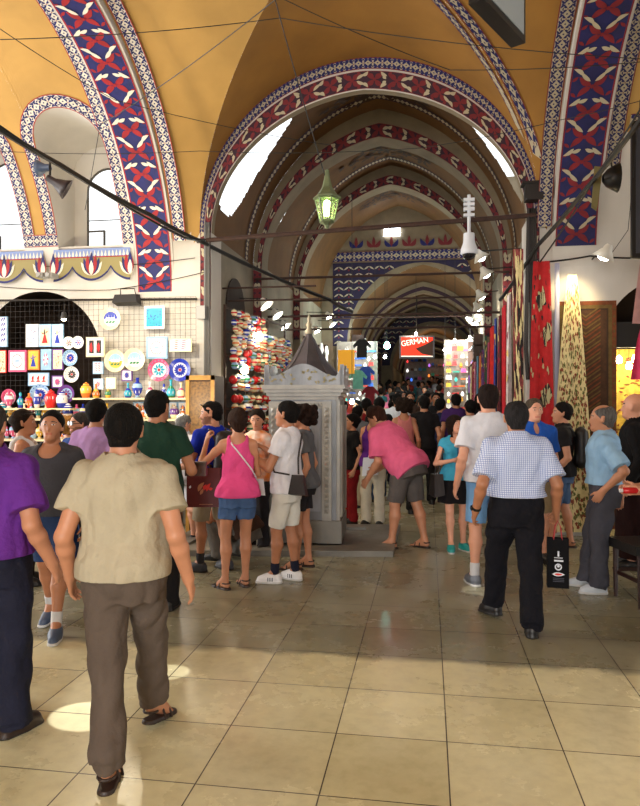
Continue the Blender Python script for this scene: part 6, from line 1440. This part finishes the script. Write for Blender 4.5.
# 20 checkered
a20,J20=PP('man walking away in a pale blue checked short sleeve shirt and black trousers',516,5.15,398,-3,vox=.006,tone='olive',bulk=1.14,shirt=checked('checked_shirt',rgb(212,222,244),rgb(128,146,204),66.),collar=True,sleeve=.82,ease=.020,hem=.05,pants=cloth('black_trousers',rgb(18,18,26)),pease=.022,belt=M_blk,hair='short',haircol=rgb(44,42,44),
   lf=(-.11,.28,.02),rf=(.07,-.20,0),toes=(28,-10),la=(.12,.03,-.49,-1),ra=(.13,.05,-.49,-1),hand=(.5,1.0),headrot=(0,0,3))
# 21 blue polo
PP('man facing the camera in a bright blue polo shirt behind the checked shirt man',534,7.3,396,178,vox=.008,tone='fair',bulk=1.06,shirt=cloth('blue_polo',rgb(34,90,190)),collar=True,neck='polo',sleeve=.75,pants=cloth('khaki2',rgb(150,130,100)),ptype='shorts',leglen=.47,hair='short',haircol=rgb(90,78,66),headrot=(0,0,6))
# 22 backpack man
a22,J22=PP('man in a black t-shirt and denim shorts carrying a black backpack',562,7.95,400,70,vox=.009,tone='tan',shirt=cloth('black',rgb(26,24,26)),pants=cloth('mid_denim',rgb(70,92,124)),ptype='shorts',leglen=.47,hair='short',haircol=BK,shoe='sandal',shoemat=brown_s,lf=(-.1,.12,0),rf=(.1,-.1,0),headrot=(0,0,15),la=(.06,.12,-.48,-1))
# 23 older man
a23,J23=PP('grey balding man in a light blue shirt with one hand on his hip',604,6.15,402,72,vox=.007,tone='tan',bulk=1.04,shirt=cloth('sky_shirt',rgb(150,190,226)),collar=True,sleeve=.85,ease=.020,hem=.04,pants=cloth('slate_trousers',rgb(74,74,84)),pease=.024,belt=M_blk,hair='balding',haircol=rgb(110,106,104),
   la=(.06,.03,-.42,.55,-1,.1),ra=(.06,-.16,-.50,-1),hand=(.5,.4),handdir=((-.15,.5,-.8),None),palm=((-.9,-.1,0),None),lf=(-.11,.05,0),rf=(.10,.14,0),toes=(12,-8),shoe='sneaker',shoemat=sh('trainer_white',196,204,214),solem=sh('white',200,200,200),lean=.02)
# 24 robe
pos,H=at(634,7.0,391)
a24,J24=person('bald person in a long black robe at the right edge behind the chair',pos,TH+D(60),H,vox=.011,tone='fair',shirt=cloth('robe_black',rgb(18,17,20)),sleeve=1.9,collar=True,hem=-.1,pants=cloth('robe_maroon',rgb(38,16,18)),ptype='skirt',leglen=.98)
# 25 edge person
pos,H=at(688,5.0,396)
a25,J25=person('person in a grey checked shirt reaching in from the right edge',pos,TH+D(84),H,vox=.008,tone='fair',bulk=1.1,shirt=checked('checked_grey',rgb(206,214,224),rgb(70,84,110),40.),sleeve=.9,ease=.03,hem=-.16,pants=cloth('dark_shorts',rgb(40,38,42)),hair='short',haircol=DG,la=(.0,.40,-.30,.2,-.5,-1),ra=(-.02,.34,-.32,.2,-.5,-1),handdir=((-.1,1,.0),None),hand=(.9,.8),lf=(-.12,.1,0),rf=(.12,-.1,0))
p=Wp(a25,J25['hands'][0]); o=empty('red_bottle',(p.x,p.y,p.z),TH,'small red item with white cap held at the right edge','bottle'); b=MB(); b.M=Matrix.Translation((-.06,0,0)); b.lathe([(0,-.08),(.022,-.07),(.024,.02),(.012,.04)],(0,0,0),10,axis='x'); b.build('tube',[mat('red_plastic',rgb(206,24,34),.35)],o,smooth=True); b=MB(); b.M=Matrix.Translation((-.145,0,0)); b.lathe([(.0,-.015),(.014,-.012),(.014,.01),(.0,.02)],(0,0,0),10,axis='x'); b.build('cap',[GW],o)
# ---------------------------------------------------------------- bags and things they carry
def carrier(p,rz,w_,h_,d_,m,label,mh,name='carrier_bag'):
    o=empty(name,p,rz,label,'bag'); b=MB(); b.add([(-w_/2,-d_/2,-h_),(w_/2,-d_/2,-h_),(w_/2,d_/2,-h_),(-w_/2,d_/2,-h_),(-w_/2,-d_*.3,0),(w_/2,-d_*.3,0),(w_/2,d_*.3,0),(-w_/2,d_*.3,0)],[(0,3,2,1),(0,1,5,4),(1,2,6,5),(2,3,7,6),(3,0,4,7)]); b.build('bag_body',[m],o)
    for s in (-1,1):
        b=MB(); b.tube([(-w_*.2,s*d_*.28,-.01),(-w_*.12,s*d_*.1,.09),(0,0,.13),(w_*.12,s*d_*.1,.09),(w_*.2,s*d_*.28,-.01)],.004,n=5); b.build('handle',[mh],o)
    return o
M_mar=mat('maroon_paper',rgb(92,12,18),.5,noise=.15); M_rdp=mat('red_print',rgb(214,40,34),.5); M_tnp=mat('tan_print',rgb(176,116,80),.5); M_whp=mat('white_print',rgb(220,224,236),.5)
p=at_d(204,468,6.55); o=carrier(p,TH+.05,.32,.37,.10,M_mar,'maroon paper carrier bag with a small red and tan emblem',mat('cord_dark',rgb(60,20,20),.7))
b=MB(); F=lambda u,v,w_:(u,-.052-w_,v)
for q,mi in ((leaf((-.05,-.22),(.01,-.13),.04,.01,4),1),(leaf((-.03,-.25),(.0,-.19),.03,0,4),1),(leaf((.01,-.21),(.03,-.15),.03,.01,4),0),(leaf((.03,-.22),(.07,-.14),.035,.01,4),0),(leaf((.05,-.20),(.09,-.19),.03,0,4),0),(leaf((-.13,-.19),(-.12,-.16),.02,0,4),2)): b.add([F(u,v,.003) for u,v in q],[tuple(range(8))],mi)
b.box((-.04,-.0535,-.345),(.09,-.0525,-.34),1); b.build('emblem',[M_rdp,M_tnp,M_whp],o)
p=Wp(a20,J20['hands'][1]); o=carrier((p.x+.01,p.y-.01,p.z-.20),TH-.25,.155,.37,.10,mat('black_card',rgb(10,9,13),.75,spec=.15),'black gift bag with white and red marks held by the checked shirt man',mat('red_cord',rgb(170,30,36),.6),'gift_bag')
b=MB(); F=lambda u,v,w_:(u,-.042-w_-.00-.018*(-v/.37),v)
b.box((-.006,-.062,-.13),(.006,-.052,-.09),0); b.box((-.03,-.06,-.142),(.03,-.050,-.138),0); b.box((-.03,-.06,-.168),(.035,-.052,-.156),0)
b.lathe([(.017,.0),(.026,.002),(.026,.0)],(0,-.052,-.21),14,axis='y'); b.lathe([(0,.0),(.010,.003)],(0,-.054,-.203),10,axis='y')
b.add([F(u,v,.010) for u,v in leaf((-.045,-.262),(.045,-.262),.030,0,6)],[tuple(range(12))],0); b.add([F(u,v,.012) for u,v in leaf((-.03,-.262),(.03,-.262),.016,0,6)],[tuple(range(12))],1)
for k in range(3): b.box((-.04,-.063,-.295-k*.012),(.04,-.058,-.291-k*.012),2)
b.build('printed_marks',[M_whp,M_rdp,mat('grey_print',rgb(70,70,84),.6)],o)
b=MB(); b.lathe([(.012,.0),(.028,.002),(.028,.0)],(.074,-.0,-.16),14,axis='x'); b.build('side_mark',[M_rdp],o)
def shoulder_bag(root,J,p_bag,sz,m,label,path,rz=0.,group=None,r=.009,name='shoulder_bag'):
    q=Wp(root,p_bag); h=root.rotation_euler[2]; o=empty(name,q,h+rz,label,'bag',group); w_,d_,hh=sz; b=MB()
    b.add([(-w_/2,-d_/2,-hh*.9),(w_/2,-d_/2,-hh),(w_/2,d_/2,-hh),(-w_/2,d_/2,-hh*.9),(-w_*.42,-d_*.3,0),(w_*.42,-d_*.3,-.01),(w_*.42,d_*.3,-.01),(-w_*.42,d_*.3,0)],[(0,3,2,1),(4,5,6,7),(0,1,5,4),(1,2,6,5),(2,3,7,6),(3,0,4,7)]); b.build('bag_body',[m],o)
    Mi=(Matrix.Translation(q)@Matrix.Rotation(h+rz,4,'Z')).inverted(); b=MB(); b.tube([Mi@Wp(root,l) for l in path],r,n=6); b.build('strap',[m],o); return o
tp=lambda J,*pts:[J['tp'](*q) for q in pts]
M_lea=mat('black_leather_bag',rgb(34,26,26),.45,bump=.15)
shoulder_bag(a12,J12,J12['tp'](-.16,-.17,.10),(.08,.17,.20),M_lea,'dark brown leather shoulder bag hanging at the back of the white t-shirt man',tp(J12,(-.15,-.17,.10),(-.13,-.16,.25),(-.05,-.155,.38),(.06,-.13,.46),(.10,-.04,.50),(.10,.08,.47),(.04,.15,.38),(-.08,.15,.25),(-.2,.05,.12),(-.2,-.1,.10)))
shoulder_bag(a11,J11,J11['tp'](.16,.20,.08),(.20,.08,.16),mat('white_bag',rgb(220,220,226),.5),'small white handbag in front of the woman in pink',tp(J11,(.18,.12,.05),(.17,-.05,.12),(.13,-.125,.20),(.04,-.135,.32),(-.05,-.12,.43),(-.085,-.05,.49),(-.08,.05,.46)),r=.007)
shoulder_bag(a18,J18,J18['tp'](.24,.0,.03),(.12,.28,.26),M_lea,'big black handbag at the side of the woman with folded arms',tp(J18,(.24,-.08,.03),(.20,-.06,.25),(.14,-.03,.45),(.17,.05,.35),(.24,.08,.03)))
shoulder_bag(a9,J9,J9['tp'](-.18,-.02,.02),(.08,.24,.18),M_lea,'small black bag slung from the grey haired man in white',tp(J9,(-.19,.0,.02),(-.17,-.10,.15),(-.08,-.15,.28),(.04,-.15,.40),(.12,-.06,.485),(.12,.06,.44)))
shoulder_bag(a16,J16,J16['tp'](-.02,.22,.06),(.22,.06,.26),mat('white_bag',rgb(220,220,226),.5),'white cloth bag held by the woman in purple',tp(J16,(-.06,.21,.06),(-.04,.16,.3),(.0,.22,.06)),name='cloth_bag')
def backpack(root,J,label,m,mark=None,s=1.,off=(0,0,0)):
    q=Wp(root,J['tp'](off[0],-.215+off[1],.26+off[2])); h=root.rotation_euler[2]; o=empty('backpack',q,h,label,'backpack')
    sd=SDF(V3(-.22,-.16,-.3),V3(.22,.16,.3),.014); sd.cone(V3(-.05,0,-.15),V3(-.04,0,.14),.09,.08,k=.04); sd.cone(V3(.05,0,-.15),V3(.04,0,.14),.09,.08,k=.04); sd.ell(V3(0,-.07,-.08),V3(.11,.05,.10),None,k=.02)
    ob=sd.mesh('pack_body',[m],o); ob.scale=(s,s*.9,s)
    Mi=(Matrix.Translation(q)@Matrix.Rotation(h,4,'Z')).inverted()
    for sx in (-1,1):
        b=MB(); b.tube([Mi@Wp(root,l) for l in tp(J,(sx*.07,-.15,.38),(sx*.10,-.09,.485),(sx*.115,.03,.485),(sx*.12,.135,.38),(sx*.15,.10,.20),(sx*.12,-.13,.13))],.016,n=6); b.build('strap',[m],o)
    if mark:
        b=MB(); 
        for k in range(4): b.box((-.06+k*.032,-.155,.02),(-.036+k*.032,-.13,.05))
        b.build('logo_patch',[mark],o)
    return o
backpack(a10,J10,'black backpack worn by the man in cobalt blue',M_lea); backpack(a22,J22,'black backpack with green lettering worn by the man in the black t-shirt',M_blk,mat('green_print',rgb(120,190,60),.6),1.05)
p=Wp(a18,(J18['hands'][0]+J18['hands'][1])/2); o=empty('folded_map',(p.x,p.y-.05,p.z+.03),TH,'white folded map held in the folded arms of the woman in turquoise','paper'); b=MB(); b.box((-.02,-.006,-.02),(.10,.0,.14)); b.build('sheet',[M_whp],o); b=MB(); b.box((-.03,-.01,-.03),(-.018,.002,.13)); b.build('cover',[M_navy],o)
p=Wp(a12,J12['hands'][0]); o=empty('camera_pouch',(p.x+.03,p.y-.03,p.z-.14),TH,'small white camera pouch dangling from the wrist of the white t-shirt man','pouch'); b=MB(); b.box((-.05,-.02,-.09),(.05,.02,.05)); b.build('pouch_body',[M_whp],o); b=MB(); b.tube([(-.02,0,.05),(-.04,0,.13),(.0,.01,.14),(.02,0,.05)],.004,n=5); b.build('cord',[M_navy],o)
for (rt_,JJ,i,l) in ((a12,J12,0,'pale wristband on the hand touching the pink top'),(a20,J20,0,'dark watch on the left wrist of the checked shirt man')):
    A,E,Wr=JJ['arms'][i]; d=unit(Wr-E); q=Wp(rt_,Wr-d*.03); o=empty('wrist_watch',q,rt_.rotation_euler[2],l,'watch'); b=MB(); b.M=Vector(tuple(d)).to_track_quat('Z','Y').to_matrix().to_4x4(); b.lathe([(.034,-.012),(.037,-.01),(.037,.01),(.034,.012)],(0,0,0),14); b.build('band',[M_whp if i==0 and rt_ is a12 else M_blk],o); b=MB(); b.M=Vector(tuple(d)).to_track_quat('Z','Y').to_matrix().to_4x4(); b.box((.034,-.014,-.014),(.044,.014,.014)); b.build('dial',[GW if rt_ is a12 else M_blk],o)
# ---------------------------------------------------------------- middle distance shoppers
MID=[('woman in a dusty pink vest walking away in the crowd beyond the fountain',404,10.6,396,0,dict(sex='f',shirt=cloth('pink_vest',rgb(196,120,120)),neck='tank',sleeve=0,pants=cloth('black',rgb(26,24,26)),hair='curly',haircol=BR)),
('man in all black clothes walking away in the middle of the street',424,11.6,394,5,dict(shirt=cloth('black',rgb(26,24,26)),pants=cloth('black',rgb(26,24,26)),hair='short',haircol=BK)),
('man in black t-shirt left of the pink vest, with a pale collar',379,11.8,396,10,dict(shirt=cloth('black',rgb(26,24,26)),pants=cloth('mid_denim',rgb(70,92,124)),hair='short',haircol=BK)),
('man in a white t-shirt half hidden left of the black dressed crowd',397,13.3,392,0,dict(shirt=cloth('white_tee',rgb(226,226,236)),pants=cloth('dark_jeans',rgb(30,32,50)),hair='short',haircol=BK)),
('woman in dark navy dress turning right in the street crowd',441,12.9,397,-60,dict(sex='f',shirt=cloth('navy_dress',rgb(30,34,66)),pants=cloth('navy_dress',rgb(30,34,66)),ptype='skirt',leglen=.5,hair='bun',haircol=BK)),
('man in a plum purple t-shirt walking away right of the black group',456,12.6,390,0,dict(shirt=cloth('plum',rgb(64,34,92)),pants=cloth('dark_jeans',rgb(30,32,50)),hair='short',haircol=BK,bulk=1.1)),
('man in black vest facing the camera left of the woman in turquoise',436,13.6,391,175,dict(shirt=cloth('black',rgb(26,24,26)),pants=cloth('khaki',rgb(172,160,138)),hair='short',haircol=BK)),
('woman with a red scarf seen from behind next to the fountain corner',366,12.4,397,20,dict(sex='f',shirt=cloth('deep_red',rgb(130,24,30)),pants=cloth('black',rgb(26,24,26)),hair='bun',haircol=BK)),
('man in a dark brown shirt walking toward the camera in the crowd',410,13.8,390,180,dict(shirt=cloth('brown_shirt',rgb(74,54,44)),pants=cloth('dark_jeans',rgb(30,32,50)),hair='short',haircol=BK)),
('man in an olive t-shirt behind the tall white t-shirt man',470,11.0,398,10,dict(shirt=cloth('olive_tee',rgb(78,80,52)),pants=cloth('black',rgb(26,24,26)),hair='short',haircol=BK)),
('woman in a black top close to the hanging textiles on the right',481,13.1,392,-40,dict(sex='f',shirt=cloth('black',rgb(26,24,26)),pants=cloth('deep_red',rgb(130,24,30)),hair='bob',haircol=BK)),
('man in a grey t-shirt at the left stalls beyond the fountain',358,11.2,404,-30,dict(shirt=cloth('grey_top',rgb(96,98,104)),pants=cloth('khaki',rgb(172,160,138)),hair='short',haircol=BK))]
r=random.Random(9)
for l,px,Y,top,rel,kw in MID:
    pos,_=at(px,Y); H=min(1.86,CZ+(403-top)/FPX*Y-pos[2]); st=r.choice((-1,1))*.16
    person(l,pos,TH+D(rel),H,vox=.013,tone=r.choice(('tan','olive')),lf=(-.09,st,0),rf=(.09,-st,0),**kw)
# ---------------------------------------------------------------- distant crowd: copies of a few figures
FAR=[]
fc=[('black',(26,24,26),'denim',(44,66,110),'m','figure in black top and blue trousers in the distant street crowd'),('white_tee',(226,226,236),'dark_jeans',(30,32,50),'m','figure in white top and dark trousers in the distant street crowd'),('coral',(206,80,70),'khaki',(172,160,138),'m','figure in coral red top in the distant street crowd'),('teal_top',(60,120,130),'black',(26,24,26),'f','figure in teal top in the distant street crowd'),('pink_far',(210,110,140),'dark_jeans',(30,32,50),'f','figure in pink top in the distant street crowd'),('brown_shirt',(74,54,44),'black',(26,24,26),'m','figure in brown top in the distant street crowd'),('cream_top',(220,200,160),'deep_red',(130,24,30),'f','figure in cream top in the distant street crowd'),('grey_top',(96,98,104),'grey_shorts',(92,86,84),'m','figure in grey top in the distant street crowd')]
pts=[]
def free(x,y):
    return all((x-a)**2+(y-b_)**2>.36 for a,b_ in pts) and not (9.6<y<11.6 and (x<2.0 or x>3.4)) and not (20.2<y<21.5 and x<3.4) and not (23.6<y<25 and x<4.8) and not (y<9.5 and x>3.7)
r=random.Random(31); N=0
for o_ in [o for o in COL.objects if o.get('category')=='person']: pts.append((o_.location.x,o_.location.y))
while N<78:
    y=3.6+26*r.random()**1.25; x=r.uniform(.75,3.8) if y<11 else r.uniform(1.5,4.5) if y<20 else r.uniform(2.1,4.5)
    if not free(x,y): 
        if r.random()<.02: N+=0
        continue
    pts.append((x,y)); i=N%8; s1,c1,s2,c2,sx,l=fc[i]; st=.13*(1 if N%2 else -1)
    if N<8:
        o,_=person(l,(x,y,fz(y)),r.choice((0,pi,.3,-.4,pi+.4)),1.72 if sx=='m' else 1.62,sex=sx,vox=.019,tone=('tan','olive')[N%2],shirt=cloth(s1,rgb(*c1)),pants=cloth(s2,rgb(*c2)),hair='short' if sx=='m' else 'bun',haircol=BK if N%3 else BR,lf=(-.09,st,0),rf=(.09,-st,0),group='distant street crowd',folds=.6,la=(.08,st,-.5,-1),ra=(.08,-st,-.5,-1)); FAR.append(o)
    else:
        o=copy_tree(FAR[i]); o.location=(x,y,fz(y)); o.rotation_euler=(0,0,r.choice((0,.2,-.2,pi,pi+.3,pi-.4,1.6,-1.5)))
    N+=1
